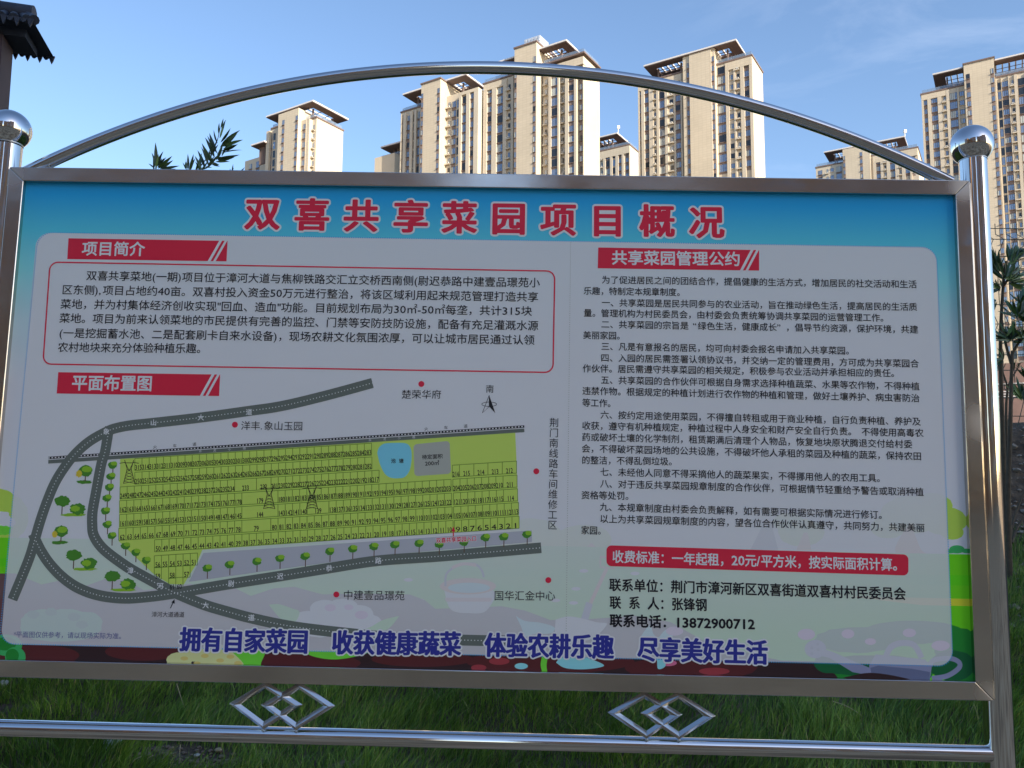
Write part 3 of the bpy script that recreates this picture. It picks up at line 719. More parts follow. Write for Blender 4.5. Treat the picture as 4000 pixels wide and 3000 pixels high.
# backdrop drawing
A = Art(.00002)
G1 = artmat('grass_print', pc(72, 160, 22)); G2 = artmat('grass_dark_print', pc(45, 125, 25)); G3 = artmat('tree_print', pc(120, 178, 62))
TEAL = artmat('teal_print', pc(40, 120, 70)); SOIL = artmat('soil_print', pc(34, 24, 28)); SOIL2 = artmat('soil_red_print', pc(58, 26, 30))
SOIL3 = artmat('hill_print', pc(70, 55, 58)); YEL = artmat('path_print', pc(170, 165, 40)); DG = artmat('bush_print', pc(22, 92, 36)); DG2 = artmat('bush_deep_print', pc(14, 66, 40))
CAN = artmat('can_print', pc(68, 76, 104)); CAN2 = artmat('can_light_print', pc(92, 98, 128)); PINK = artmat('flower_print', pc(175, 110, 150)); CORN = artmat('corn_print', pc(180, 165, 108)); CORN2 = artmat('corn_dark_print', pc(150, 135, 82))
CGL = artmat('leaf_print', pc(75, 165, 45)); AQ = artmat('aqua_leaf_print', pc(95, 185, 165)); BUCK = artmat('bucket_print', pc(185, 110, 80)); WAT = artmat('bucket_water_print', pc(90, 150, 200)); WHT = artmat('bloom_print', pc(165, 168, 185)); MAR = artmat('root_print', pc(105, 40, 48)); CABB = artmat('cabbage_print', pc(70, 125, 95)); CABD = artmat('cabbage_shade_print', pc(55, 105, 85))
A.ell(15, 2010, 62, 100, G3, jag=.1); A.ell(60, 2020, 50, 80, G3, jag=.1); A.ell(20, 1960, 40, 45, G3); A.ell(10, 2060, 45, 30, CGL, jag=.2)
A.ell(12, 2028, 34, 28, WHT, jag=.3); A.ell(40, 2040, 22, 18, WHT, jag=.3)
for x, y, r in ((3560, 2010, 120), (3690, 2035, 88), (3640, 1975, 80), (3720, 2080, 45), (3470, 2060, 70)): A.ell(x, y, r, r * .62, G3, jag=.06)
A.poly([(3530, 2075), (3560, 2060), (3600, 2150), (3640, 2170), (3500, 2160)], BUCK, True)
for x, y, r in ((3130, 2080, 90), (3080, 2040, 60)): A.ell(x, y, r, r * .6, G3, jag=.06)
A.poly([(3140, 2080), (3155, 2080), (3170, 2150), (3110, 2150)], BUCK)
A.ell(2280, 2110, 110, 60, G3, jag=.06); A.ell(2080, 2100, 120, 75, G3, jag=.06); A.poly([(2310, 2120), (2350, 2160), (2270, 2160)], BUCK); A.poly([(2080, 2150), (2130, 2200), (2020, 2196)], BUCK)
A.poly([(2990, 2030), (3010, 2030), (3040, 2150), (2930, 2150)], CAN)
A.poly([(-90, 2098), (1900, 2128), (3900, 2168), (3900, 2720), (-90, 2640)], G1)
A.poly([(-90, 2180), (1900, 2220), (3900, 2250), (3900, 2290), (1900, 2250), (-90, 2210)], artmat('grass_mid_print', pc(62, 150, 20)))
A.ell(3738, 2146, 30, 16, TEAL); A.ell(3775, 2152, 20, 9, TEAL); A.ell(3712, 2154, 18, 8, TEAL)
A.poly([(3300, 2328), (3900, 2342), (3900, 2370), (3600, 2364)], YEL)
for x, y in ((2480, 2240), (1595, 2265), (2280, 2230), (2170, 2345), (2240, 2355), (1640, 2345), (2250, 2300)): A.ell(x, y, 18, 7, WHT)
A.poly([(-90, 2240), (60, 2240), (110, 2262), (162, 2283), (260, 2262), (330, 2290), (360, 2280), (420, 2258), (500, 2268), (560, 2305), (640, 2296), (740, 2280), (830, 2300), (920, 2298), (980, 2328), (1070, 2298), (1150, 2292), (1260, 2322), (1400, 2318), (1600, 2322), (1660, 2345), (1700, 2378), (1800, 2375), (1960, 2368), (2050, 2385), (2150, 2422), (2280, 2420), (2480, 2405), (2620, 2430), (2760, 2510), (3000, 2570), (3000, 2760), (-90, 2700)], SOIL3)
A.poly([(-90, 2335), (300, 2345), (700, 2335), (1200, 2360), (1560, 2412), (2000, 2480), (2300, 2470), (2600, 2540), (3400, 2690), (-90, 2680)], artmat('soil_band_print', pc(70, 48, 52)))
A.poly([(-90, 2515), (3500, 2590), (3560, 2700), (-90, 2680)], SOIL)
for x, y, rx, ry in ((150, 2560, 160, 40), (560, 2545, 150, 36), (1150, 2590, 260, 40), (1650, 2575, 200, 30), (2150, 2585, 330, 45), (2700, 2610, 260, 45)): A.ell(x, y, rx, ry, SOIL2)
A.ell(1950, 2583, 40, 14, MAR); A.ell(1870, 2608, 30, 12, MAR); A.ell(2610, 2590, 34, 12, artmat('beet_print', pc(165, 75, 105))); A.ell(2790, 2622, 60, 14, MAR)
for x, y, r in ((700, 2578, 50), (760, 2555, 50), (840, 2545, 52), (905, 2556, 48), (930, 2590, 45), (820, 2590, 60), (880, 2600, 50)): A.ell(x, y, r, r * .6, CORN, jag=.05)
for x, y in ((720, 2572), (800, 2562), (860, 2580), (900, 2565), (770, 2592), (840, 2600), (930, 2590)): A.ell(x, y, 15, 8, CORN2)
A.poly([(905, 2545), (960, 2530), (1035, 2535), (1020, 2590), (1005, 2640), (930, 2640), (955, 2600)], CGL, True)
A.poly([(1170, 2540), (1420, 2545), (1400, 2562), (1310, 2576), (1230, 2566)], CGL, True)
A.ell(25, 2520, 62, 42, TEAL); A.ell(20, 2515, 44, 26, DG); A.ell(60, 2565, 40, 38, TEAL); A.ell(48, 2560, 26, 26, DG)
A.poly([(2172, 2588), (2190, 2570), (2240, 2560), (2300, 2572), (2360, 2600), (2290, 2614), (2210, 2610)], AQ, True)
A.poly([(2118, 2560), (2140, 2550), (2135, 2600), (2140, 2640), (2125, 2640), (2112, 2600)], CGL, True); A.ell(2036, 2602, 26, 12, AQ)
A.poly([(2500, 2490), (2540, 2440), (2555, 2480), (2600, 2500), (2640, 2470), (2600, 2460), (2560, 2520), (2585, 2560), (2600, 2600), (2570, 2612), (2560, 2560)], AQ, True)
A.poly([(2015, 2405), (2050, 2425), (2110, 2432), (2165, 2450), (2150, 2474), (2080, 2478), (2045, 2490), (2040, 2460)], AQ, True)
# bushes, watering can and pink blooms at the lower right
for x, y, rx, ry in ((3560, 2470, 200, 45), (3740, 2530, 90, 80), (3800, 2600, 90, 90), (3350, 2500, 170, 50), (3450, 2620, 200, 60)): A.ell(x, y, rx, ry, DG, jag=.08)
for x, y, rx, ry in ((3240, 2590, 60, 40), (3380, 2600, 190, 40), (3720, 2600, 90, 60)): A.ell(x, y, rx, ry, DG2, jag=.05)
A.poly([(3000, 2570), (3080, 2590), (3150, 2640), (3250, 2650), (3200, 2700), (2900, 2700)], SOIL, True)
for x, y, rx, ry in ((3150, 2478, 34, 22), (3312, 2476, 25, 18), (3400, 2506, 22, 13), (3552, 2472, 26, 17), (3674, 2522, 36, 20), (2635, 2465, 34, 18)): A.ell(x, y, rx, ry, PINK)
A.stroke([(3460, 2565), (3480, 2528), (3520, 2512), (3570, 2520), (3600, 2570)], 22, CAN2, True)
A.poly([(3420, 2556), (3610, 2575), (3640, 2600), (3632, 2662), (3400, 2660), (3395, 2600)], CAN2)
A.poly([(3395, 2610), (3430, 2600), (3560, 2612), (3632, 2625), (3632, 2662), (3380, 2655)], CAN)
A.stroke([(3640, 2650), (3700, 2640), (3745, 2610), (3745, 2586), (3710, 2572), (3650, 2578), (3630, 2600)], 18, CAN2, True)
A.poly([(3215, 2535), (3250, 2545), (3340, 2585), (3400, 2610), (3405, 2640), (3330, 2625), (3240, 2570), (3200, 2560)], CAN2)
A.ell(3185, 2535, 42, 36, CAN2)
for x, y in ((3194, 2516), (3171, 2531), (3196, 2538), (3171, 2553)): A.ell(x, y, 6, 6, CAN)
A.poly([(3300, 2645), (3400, 2628), (3520, 2645), (3560, 2665), (3250, 2665)], SOIL, True)
# bucket, cauliflower, cabbage, shovel
A.poly([(1735, 2305), (1925, 2305), (1900, 2385), (1830, 2395), (1760, 2380)], WHT, True)
A.poly([(1738, 2335), (1922, 2335), (1918, 2350), (1742, 2350)], artmat('bucket_band_print', pc(150, 120, 120)))
A.ell(1828, 2290, 110, 32, BUCK); A.ell(1832, 2296, 82, 20, WAT)
A.stroke([(1740, 2290), (1745, 2240), (1790, 2210), (1850, 2202), (1880, 2225), (1890, 2255)], 8, CAN, True); A.stroke([(1765, 2218), (1810, 2202), (1860, 2208)], 12, BUCK, True)
for x, y, r in ((1200, 2420, 55), (1270, 2380, 60), (1340, 2375, 60), (1400, 2400, 60), (1440, 2430, 50), (1310, 2420, 90), (1250, 2440, 80), (1390, 2450, 80)): A.ell(x, y, r, r * .62, WHT, jag=.05)
A.ell(1290, 2374, 22, 14, PINK); A.ell(1362, 2372, 18, 11, PINK); A.ell(1412, 2402, 26, 16, PINK)
A.poly([(1050, 2362), (1090, 2360), (1140, 2376), (1170, 2390), (1150, 2430), (1100, 2420)], CGL, True); A.poly([(1560, 2406), (1500, 2420), (1455, 2445), (1430, 2460), (1510, 2460)], CGL, True)
for x, y, rx, ry in ((170, 2430, 90, 50), (260, 2430, 100, 52), (340, 2440, 60, 50), (230, 2460, 150, 48)): A.ell(x, y, rx, ry, CABB, jag=.1)
for x, y in ((130, 2400), (200, 2390), (290, 2410), (320, 2440)): A.ell(x, y, 24, 16, CABD, jag=.2)
A.stroke([(2345, 2195), (2345, 2215), (2400, 2220), (2400, 2180), (2345, 2175), (2345, 2195)], 8, BUCK); A.stroke([(2372, 2216), (2300, 2370)], 14, BUCK)
A.poly([(2290, 2350), (2315, 2360), (2285, 2470), (2235, 2500), (2225, 2470), (2262, 2440)], CAN2)
A.poly([(2170, 2420), (2230, 2408), (2330, 2430), (2370, 2440), (2300, 2500), (2180, 2490)], WHT, True)
A.done('background_artwork')

# flat inks
I_WHITE = inkmat('white_ink', (.88, .88, .87, 1)); I_RED = inkmat('red_ink', pc(176, 28, 48)); I_BLACK = inkmat('black_ink', pc(20, 20, 26)); I_ROAD = inkmat('road_ink', pc(66, 74, 74))
I_FIELD = inkmat('field_ink', pc(126, 148, 70)); I_LINE = inkmat('plot_line_ink', pc(62, 92, 30)); I_NAVY = inkmat('navy_ink', pc(30, 34, 104)); I_POND = inkmat('pond_ink', pc(80, 138, 166)); I_GREY = inkmat('grey_ink', pc(112, 118, 118))
I_HATCH = inkmat('hatch_ink', pc(118, 123, 136)); I_BLUE = inkmat('dotted_blue_ink', pc(40, 110, 165)); I_TG = inkmat('tree_green_ink', pc(48, 92, 34)); I_TL = inkmat('tree_lime_ink', pc(92, 128, 36)); I_TR = inkmat('trunk_ink', pc(66, 52, 44)); I_OR = inkmat('orange_ink', pc(190, 130, 45)); I_NOTE = inkmat('note_ink', pc(60, 66, 110))
I_REDN = inkmat('bright_red_ink', pc(178, 26, 48))

A = Art(.00042)                                # dotted border of the text panel and the column rule
def rr(pts, r, n=6):                          # rounded outline from four corners, photograph pixels
    o = []
    for i in range(4):
        p, a, b = np.array(pts[i]), np.array(pts[i - 1]), np.array(pts[(i + 1) % 4])
        u = (a - p) / np.linalg.norm(a - p); w = (b - p) / np.linalg.norm(b - p)
        for k in range(n + 1):
            t_ = math.pi / 2 * k / n; o.append(tuple(p + u * r * (1 - math.sin(t_)) + w * r * (1 - math.cos(t_))))
    return o
c4 = [(149, 907), (3658, 966), (3722, 2603), (-3, 2514)]
o = rr(c4, 58); A.dots(o + [o[0]], 9, 4.2, I_BLUE)
A.dots([(2229, 948), (2211, 2515)], 9, 3, I_GREY)
A.done('dotted_border')

A = Art(.00044)
def banner(tl, tr, br, bl):
    A.poly([tl, tr, br, bl], I_RED)
    T = lambda s_, t_: tuple(np.array(tl) * (1 - s_) * (1 - t_) + np.array(tr) * s_ * (1 - t_) + np.array(br) * s_ * t_ + np.array(bl) * (1 - s_) * t_)
    for a, b in ((.948, .966), (.982, .998)): A.poly([T(a, 0), T(b, 0), T(b - .066, 1), T(a - .066, 1)], I_WHITE)
banner((268, 931), (889, 941), (885, 1021), (263, 1012)); banner((228, 1454), (860, 1463), (856, 1547), (222, 1537)); banner((2337, 967), (2965, 977), (2965, 1057), (2335, 1048))
o = rr([(196, 1024), (2167, 1059), (2160, 1455), (168, 1422)], 32)
A.stroke(o + o[:2], 5.5, I_RED)
A.poly(rr([(2369, 2130), (3548, 2166), (3548, 2248), (2369, 2211)], 20), I_RED)
A.done('heading_banners')

# site plan
A = Art(.00046)
A.poly([(470, 1793), (2012.7, 1690), (2028.7, 2064), (1400, 2105), (791, 2147), (767, 2203), (718, 2283), (663, 2281), (598, 2240), (464, 2114)], I_FIELD)
A.poly([(795, 2160), (2077, 2072), (2078, 2117), (1500, 2168), (1100, 2222), (757, 2270), (738, 2272)], I_HATCH)
A.poly([(1474, 1770), (1480, 1749), (1501, 1733), (1539, 1730), (1581, 1731), (1600, 1743), (1608, 1770), (1606, 1812), (1598, 1842), (1581, 1863), (1560, 1868), (1527, 1866), (1503, 1850), (1484, 1812)], I_POND, True)
A.poly(rr([(1615, 1736), (1756, 1722), (1762, 1850), (1619, 1860)], 14), I_GREY)
for r_ in range(0, 1): pass
R = (.0647)
rowtop = lambda k, x: 1778.5 + 53.75 * k - R * (x - 721)
H_ = 47
numbers = []
def cells(k, x0, x1, labels):
    n = len(labels); w = (x1 - x0) / n
    A.stroke([(x0, rowtop(k, x0)), (x1, rowtop(k, x1))], 2.2, I_LINE); A.stroke([(x0, rowtop(k, x0) + H_), (x1, rowtop(k, x1) + H_)], 2.2, I_LINE)
    for i in range(n + 1):
        x = x0 + w * i; A.stroke([(x, rowtop(k, x)), (x, rowtop(k, x) + H_)], 2.2, I_LINE)
    A.z -= A.dz * (n + 2)
    for i, l in enumerate(labels):
        cx = x0 + w * (i + .5); numbers.append((str(l), cx, rowtop(k, cx) + H_ - 12, min(w * .96, 27 if len(str(l)) == 3 else 20)))
dn = lambda a, b: list(range(a, b - 1, -1)); upn = lambda a, b: list(range(a, b + 1))
cells(0, 527, 1451.5, dn(315, 283)); cells(1, 527, 1453, upn(250, 282))
cells(2, 469, 917, dn(249, 234)); cells(2, 917, 1002, [233]); cells(2, 1002, 1059, [232]); cells(2, 1059, 1481, dn(231, 217))
cells(3, 467, 945, upn(162, 178)); cells(3, 945, 1086, [179]); cells(3, 1086, 1762, upn(180, 203)); cells(3, 1769, 1965, upn(204, 210)); cells(3, 1965, 2020, [211])
cells(4, 467, 945, dn(161, 145)); cells(4, 945, 1086, [144]); cells(4, 1086, 1200, dn(143, 140)); cells(4, 1200, 1285, [139]); cells(4, 1285, 1764, dn(138, 122)); cells(4, 1771, 1967, dn(121, 115)); cells(4, 1967, 2022, [114])
cells(5, 464, 945, upn(62, 78)); cells(5, 945, 1058, [79]); cells(5, 1058, 1766, upn(80, 99) + [110] + upn(101, 104)); cells(5, 1772, 2026, upn(105, 113))
cells(6, 604, 1770, dn(50, 10)); cells(6, 1775, 2028, dn(9, 1))
cells(7.16, 603, 772, [56, 55, 54, 53, 52, 51])
for a, l in ((603, 59), (659, 58), (715, 57)): cells(8.0, a, a + 28, [l])
cells(8.85, 659, 715, [61, 60])
cells(1.98, 1767, 1795, [216]); cells(1.98, 1795, 1851, [215]); cells(1.98, 1851, 1906, [214]); cells(1.98, 1906, 1962, [213]); cells(1.98, 1962, 2018, [212])
A.up(); A.done('plan_field')

A = Art(.00054)
A.stroke([(189, 1804), (2048, 1681)], 14, I_ROAD); A.stroke([(189, 1789), (2048, 1666)], 9.5, I_BLACK); A.dots([(192, 1789), (2048, 1666)], 12.7, 4.6, I_WHITE, aspect=1.3)
road1 = [(1455, 1496), (1270, 1546), (1101, 1586), (974, 1605), (784, 1631), (599, 1652), (509, 1661.6), (451, 1673), (415, 1687), (352.6, 1722), (298, 1769), (254.7, 1822), (215.5, 1885), (184, 1959), (156.7, 2038), (136, 2110), (118, 2171), (89.5, 2244), (48.8, 2342)]
road3 = [(430, 1670), (423, 1693), (411, 1763), (396, 1814), (376, 1920), (362, 1998), (360.5, 2050), (366, 2089), (391, 2130), (431, 2167), (504.6, 2219), (570, 2256), (627, 2287), (692, 2319), (797.5, 2362), (895, 2391), (981, 2414), (1107, 2441), (1229, 2459), (1432, 2481), (1555, 2490), (1805, 2500), (2029, 2504)]
road2 = [(130, 2085), (142, 2115), (163, 2156), (195, 2203), (244, 2254), (305, 2296), (387, 2325.5), (488, 2337), (590, 2330), (671, 2319), (732, 2309), (903, 2280), (1095, 2250), (1286, 2219), (1477, 2190), (1703, 2174), (1907, 2157), (2114, 2139.5)]
for rd in (road1, road2, road3): A.stroke(rd, 40, I_ROAD, True)
for rd in (road1, road2[1:], road3[1:]): A.dots(rd, 12.6, 3.6, I_WHITE, True)
A.done('plan_roads')

def ptree(x, y, r, tr=None):
    A = Art(.00058)
    A.stroke([(x, y), (x - 1, y + r * 2.35)], 3.6, I_TR); A.ell(x - r * .12, y + r * .12, r, r * .8, I_TG, jag=.22, n=22); A.ell(x + r * .25, y - r * .25, r * .72, r * .5, I_TL, jag=.2, n=18); A.done('plan_tree')
for x, y in ((811, 2218), (899, 2204), (1005, 2191), (1095, 2180), (1194, 2171), (1290, 2152), (1379, 2142), (1462, 2133), (1544, 2126), (1638, 2121), (1717, 2124), (1814, 2116), (1898, 2098), (1969, 2095), (2060, 2086)): ptree(x, y, 18)
for x, y in ((442, 1815), (435, 1859), (429, 1902), (420, 1944), (414, 1994), (421, 2047), (439, 2091), (492, 2131), (532, 2156), (573, 2187)): ptree(x, y, 17)
for x, y in ((331, 1845), (236, 2081)):
    A = Art(.00058); A.ell(x - 2, y + 38, 30, 7, I_TG, jag=.4); A.stroke([(x + 4, y), (x + 2, y + 36)], 4, I_TR); A.ell(x + 4, y - 6, 26, 22, I_TG, jag=.2); A.ell(x + 8, y - 12, 20, 12, I_TL, jag=.2); A.ell(x - 22, y + 6, 11, 13, I_OR, jag=.3); A.done('plan_tree')
for x, y in ((272, 1975), (317, 2187), (468, 2268)):
    A = Art(.00058); A.ell(x + 15, y + 36, 48, 6, I_TL, jag=.3); A.stroke([(x - 28, y - 10), (x - 30, y + 34)], 4, I_TR); A.ell(x - 28, y - 18, 31, 21, I_TG, jag=.25); A.ell(x + 32, y + 14, 30, 22, I_TG, jag=.3); A.ell(x + 22, y + 12, 18, 12, I_TL, jag=.3); A.done('plan_tree')

def pylon(x, y, h):
    A = Art(.00061)
    w = h * .24
    for s_ in (-1, 1):
        A.stroke([(x + s_ * w, y + h / 2), (x + s_ * w * .35, y - h * .12), (x + s_ * w * .8, y - h * .5)], 2.6, I_BLACK)
        A.stroke([(x, y - h * .05), (x + s_ * w * .75, y - h * .42)], 2, I_BLACK); A.stroke([(x + s_ * w * .75, y - h * .4), (x + s_ * w * 1.7, y - h * .36)], 2.4, I_BLACK)
    for k in range(5):
        f = k / 4; ww = w * (.35 + .6 * f); yy = y - h * .1 + f * h * .5; A.stroke([(x - ww, yy), (x + ww, yy + h * .09)], 1.8, I_BLACK); A.stroke([(x + ww, yy), (x - ww, yy + h * .09)], 1.8, I_BLACK)
    A.stroke([(x - w * .8, y - h * .38), (x + w * .8, y - h * .38)], 2.4, I_BLACK); A.done('plan_pylon')
pylon(505, 1843, 92); pylon(1052, 1942, 92); pylon(1219, 1942, 92)
for x, y in ((918, 1659), (1646, 1500), (2095, 1841), (1314, 2322), (2142, 2266)): A = Art(.00061); A.ell(x, y, 11.5, 11.5, I_REDN); A.done('plan_marker')
A = Art(.00061)
A.poly([(1911, 1544), (1935, 1614), (1911, 1588)], I_BLACK); A.stroke([(1911, 1544), (1884, 1613), (1911, 1588), (1911, 1544)], 2, I_BLACK)
A.stroke([(1911 + 29 * math.cos(k * math.pi / 12), 1579 + 8.5 * math.sin(k * math.pi / 12)) for k in range(25)], 2, I_BLACK); A.done('plan_compass')
A = Art(.00061)
A.stroke([(666, 2376), (678, 2350)], 3, I_BLACK); A.poly([(682, 2340), (683, 2358), (670, 2353)], I_BLACK); A.done('plan_arrow')
A = Art(.00061)
A.stroke([(1771, 2096), (1771, 2070)], 4, I_REDN); A.poly([(1771, 2056), (1779, 2076), (1763, 2076)], I_REDN)
A.done('plan_arrow')

# ---------------------------------------------------------------- lettering: real glyph outlines, flat on the sheet
T1 = [("双喜共享菜地(一期)项目位于漳河大道与焦柳铁路交汇立交桥西南侧(尉迟恭路中建壹品璟苑小", 337, 1077, 2110, 1105),
      ("区东侧),项目占地约40亩。双喜村投入资金50万元进行整治，将该区域利用起来规范管理打造共享", 242, 1132, 2104, 1161),
      ("菜地，并为村集体经济创收实现\"回血、造血\"功能。目前规划布局为30㎡-50㎡每垄，共计315块", 236, 1188, 2079, 1216),
      ("菜地。项目为前来认领菜地的市民提供有完善的监控、门禁等安防技防设施，配备有充足灌溉水源", 232, 1243, 2104, 1273),
      ("(一是挖掘蓄水池、二是配套刷卡自来水设备)，现场农耕文化氛围浓厚，可以让城市居民通过认领", 231, 1301, 2089, 1329),
      ("农村地块来充分体验种植乐趣。", 226, 1357, 810, 1362)]
C_ = lambda x, y: (2200 + x * .7685, 700 + y * .7685)
D_ = lambda x, y: (2200 + x * .7685, 1400 + y * .7685)
E_ = lambda x, y: (2200 + x * .7685, 2050 + y * .7685)
T2 = [(C_, "为了促进居民之间的团结合作，提倡健康的生活方式，增加居民的社交活动和生活", 195, 512, 1798, 535), (C_, "乐趣，特制定本规章制度。", 103, 568, 620, 576),
      (C_, "一、共享菜园是居民共同参与的农业活动，旨在推动绿色生活，提高居民的生活质", 195, 628, 1800, 650), (C_, "量。管理机构为村民委员会，由村委会负责统筹协调共享菜园的运营管理工作。", 103, 680, 1655, 706),
      (C_, "二、共享菜园的宗旨是“绿色生活，健康成长”，倡导节约资源，保护环境，共建", 192, 738, 1805, 765), (C_, "美丽家园。", 100, 793, 315, 797),
      (C_, "三、凡是有意报名的居民，均可向村委会报名申请加入共享菜园。", 192, 850, 1480, 873), (C_, "四、入园的居民需签署认领协议书，并交纳一定的管理费用，方可成为共享菜园合", 190, 908, 1808, 938),
      (C_, "作伙伴。居民需遵守共享菜园的相关规定，积极参与农业活动并承担相应的责任。", 98, 962, 1710, 987),
      (D_, "五、共享菜园的合作伙伴可根据自身需求选择种植蔬菜、水果等农作物，不得种植", 190, 110, 1812, 143), (D_, "违禁作物。根据规定的种植计划进行农作物的种植和管理，做好土壤养护、病虫害防治", 96, 165, 1812, 203),
      (D_, "等工作。", 96, 225, 268, 230), (D_, "六、按约定用途使用菜园，不得擅自转租或用于商业种植，自行负责种植、养护及", 188, 287, 1818, 322),
      (D_, "收获，遵守有机种植规定，种植过程中人身安全和财产安全自行负责。 不得使用高毒农", 95, 342, 1832, 380), (D_, "药或破坏土壤的化学制剂，租赁期满后清理个人物品，恢复地块原状腾退交付给村委", 94, 400, 1775, 437),
      (D_, "会，不得破坏菜园场地的公共设施，不得破坏他人承租的菜园及种植的蔬菜，保持农田", 93, 458, 1822, 498), (D_, "的整洁，不得乱倒垃圾。", 93, 517, 580, 525),
      (D_, "七、未经他人同意不得采摘他人的蔬菜果实，不得挪用他人的农用工具。", 187, 577, 1638, 610), (D_, "八、对于违反共享菜园规章制度的合作伙伴，可根据情节轻重给予警告或取消种植", 187, 637, 1833, 680),
      (D_, "资格等处罚。", 91, 695, 360, 700), (D_, "九、本规章制度由村委会负责解释，如有需要可根据实际情况进行修订。", 185, 755, 1648, 797),
      (D_, "以上为共享菜园规章制度的内容，望各位合作伙伴认真遵守，共同努力，共建美丽", 185, 815, 1838, 862), (D_, "家园。", 90, 873, 218, 877)]
TITLE = [("双", 1026, 836), ("喜", 1219, 840), ("共", 1411, 844), ("享", 1605, 847), ("菜", 1795, 851), ("园", 1987, 855), ("项", 2181, 859), ("目", 2373, 863), ("概", 2567, 864), ("况", 2760, 869)]
SLOG = [("拥有自家菜园", 702, 2498, 1205, 2508), ("收获健康蔬菜", 1296, 2510, 1801, 2516), ("体验农耕乐趣", 1893, 2520, 2398, 2529), ("尽享美好生活", 2490, 2536, 2999, 2551)]
OTH = "项目简介平面布置图共享菜园管理公约收费标准：一年起租，20元/平方米，按实际面积计算。联系单位：荆门市漳河新区双喜街道双喜村村民委员会联系人：张锋钢联系电话：13872900712待定面积㎡池塘洋丰.象山玉园楚荣华府南荆门南线路车间维修工区中建壹品璟苑国华汇金中心漳河大道通道*平面图仅供参考，请以现场实际为准。双喜共享菜园入口火车道水泥小路象山大道尉迟恭路0123456789"
chars = set(OTH + ''.join(a[0] for a in T1) + ''.join(a[1] for a in T2) + ''.join(a[0] for a in TITLE) + ''.join(a[0] for a in SLOG)) - {' '}
tmpc = {}
for ch in sorted(chars):
    c = bpy.data.curves.new('glyph', 'FONT'); c.body = ch; c.resolution_u = 2; c.fill_mode = 'FRONT'; c.size = 1
    o = bpy.data.objects.new('glyph', c); COL.objects.link(o); tmpc[ch] = o
dg = bpy.context.evaluated_depsgraph_get(); GL = {}
for ch, o in tmpc.items():
    e = o.evaluated_get(dg); m_ = e.to_mesh()
    v = np.zeros(len(m_.vertices) * 3, np.float32); m_.vertices.foreach_get('co', v); v = v.reshape(-1, 3)[:, :2].copy()
    GL[ch] = (v, [tuple(p.vertices) for p in m_.polygons]); e.to_mesh_clear()
for o in tmpc.values():
    c = o.data; bpy.data.objects.remove(o); bpy.data.curves.remove(c)
def adv(ch):
    if ch == ' ': return .5
    if ch in '0123456789': return .56
    if ch in '()': return .36
    if ch in '.,-/"*': return .34
    return 1.0
class Letters:
    def __init__(s, z): s.z = z; s.V = []; s.Fc = []; s.n = 0
    def glyph(s, ch, o, ux, uy, z):
        v, f = GL[ch]; q = np.empty((len(v), 3), np.float32)
        q[:, 0] = o.x + v[:, 0] * ux.x + v[:, 1] * uy.x; q[:, 1] = o.y + v[:, 0] * ux.y + v[:, 1] * uy.y; q[:, 2] = z
        s.V.append(q); n = s.n; s.Fc.extend([tuple(i + n for i in t_) for t_ in f]); s.n += len(v)
    def line(s, txt, l, r, em, bold=0.0, ring=8, z=None, cell=False):
        z = s.z if z is None else z
        a, b = P(*l), P(*r); d = b - a; tot = sum(adv(c) for c in txt); sx = d.length / tot; d.normalize()
        up_ = Vector((-d.y, d.x, 0)); e = em * UP
        bxx, byy = bold if isinstance(bold, tuple) else (bold, bold)
        shifts = [(0, 0)] + ([(math.cos(k * 2 * math.pi / ring) * bxx, math.sin(k * 2 * math.pi / ring) * byy) for k in range(ring)] if bxx else [])
        x = 0.0
        for ch in txt:
            ad = adv(ch)
            if ch != ' ':
                gx_ = 1.12 if ch in '0123456789' else 1.0
                off = .5 if ch == '“' else 0
                for k, (dx, dy) in enumerate(shifts):
                    o = a + d * (x + off * .9) * sx + d * (dx * e) + up_ * (dy * e - .36 * e)
                    s.glyph(ch, o, d * sx * gx_, up_ * e, z + k * .0000012)
            x += ad
    def done(s, name, mat, parent=None):
        me_ = bpy.data.meshes.new(name); V = np.concatenate(s.V)
        me_.from_pydata(V.tolist(), [], s.Fc); me_.materials.append(mat); return link(name, me_, parent or sheet)

def each(name, mat, z, txt, l, r, em, bold, ring, skip=' '):   # every character an object of its own
    n = len(txt); l, r = np.array(l, float), np.array(r, float)
    for k, ch in enumerate(txt):
        W = Letters(z); W.line(ch, tuple(l + (r - l) * k / n), tuple(l + (r - l) * (k + 1) / n), em, bold, ring); W.done(name, mat)
for ch, x, y in TITLE:
    each('title_outline', I_WHITE, .00064, ch, (x - 70, y), (x + 70, y + 1.5), 140, (.092, .082), 24)
    each('title_character', I_REDN, .00070, ch, (x - 70, y), (x + 70, y + 1.5), 140, (.038, .026), 14)
for tx, x0, y0, x1, y1 in SLOG:
    each('slogan_outline', I_WHITE, .00064, tx, (x0, y0), (x1, y1), 94, (.105, .085), 20)
    each('slogan_character', I_NAVY, .00070, tx, (x0, y0), (x1, y1), 94, (.042, .024), 12)
W_ = Letters(.00066)
for tx, x0, y0, x1, y1 in T1: W_.line(tx, (x0, y0), (x1, y1), 43, .007, 4)
W_.done('introduction_lettering', I_BLACK)
W_ = Letters(.00066)
for fn, tx, x0, y0, x1, y1 in T2: W_.line(tx, fn(x0, y0), fn(x1, y1), 34.5, .008, 4)
W_.done('rules_lettering', I_BLACK)
W_ = Letters(.00066)
W_.line("项目简介", (320, 972), (567, 974), 62, .022); W_.line("平面布置图", (280, 1496), (597, 1499), 66, .022); W_.line("共享菜园管理公约", (2388, 1007), (2893, 1013), 62, .022)
W_.line("收费标准：一年起租，20元/平方米，按实际面积计算。", E_(248, 162), E_(1735, 205), 50, .02)
W_.done('banner_lettering', I_WHITE)
W_ = Letters(.00066)
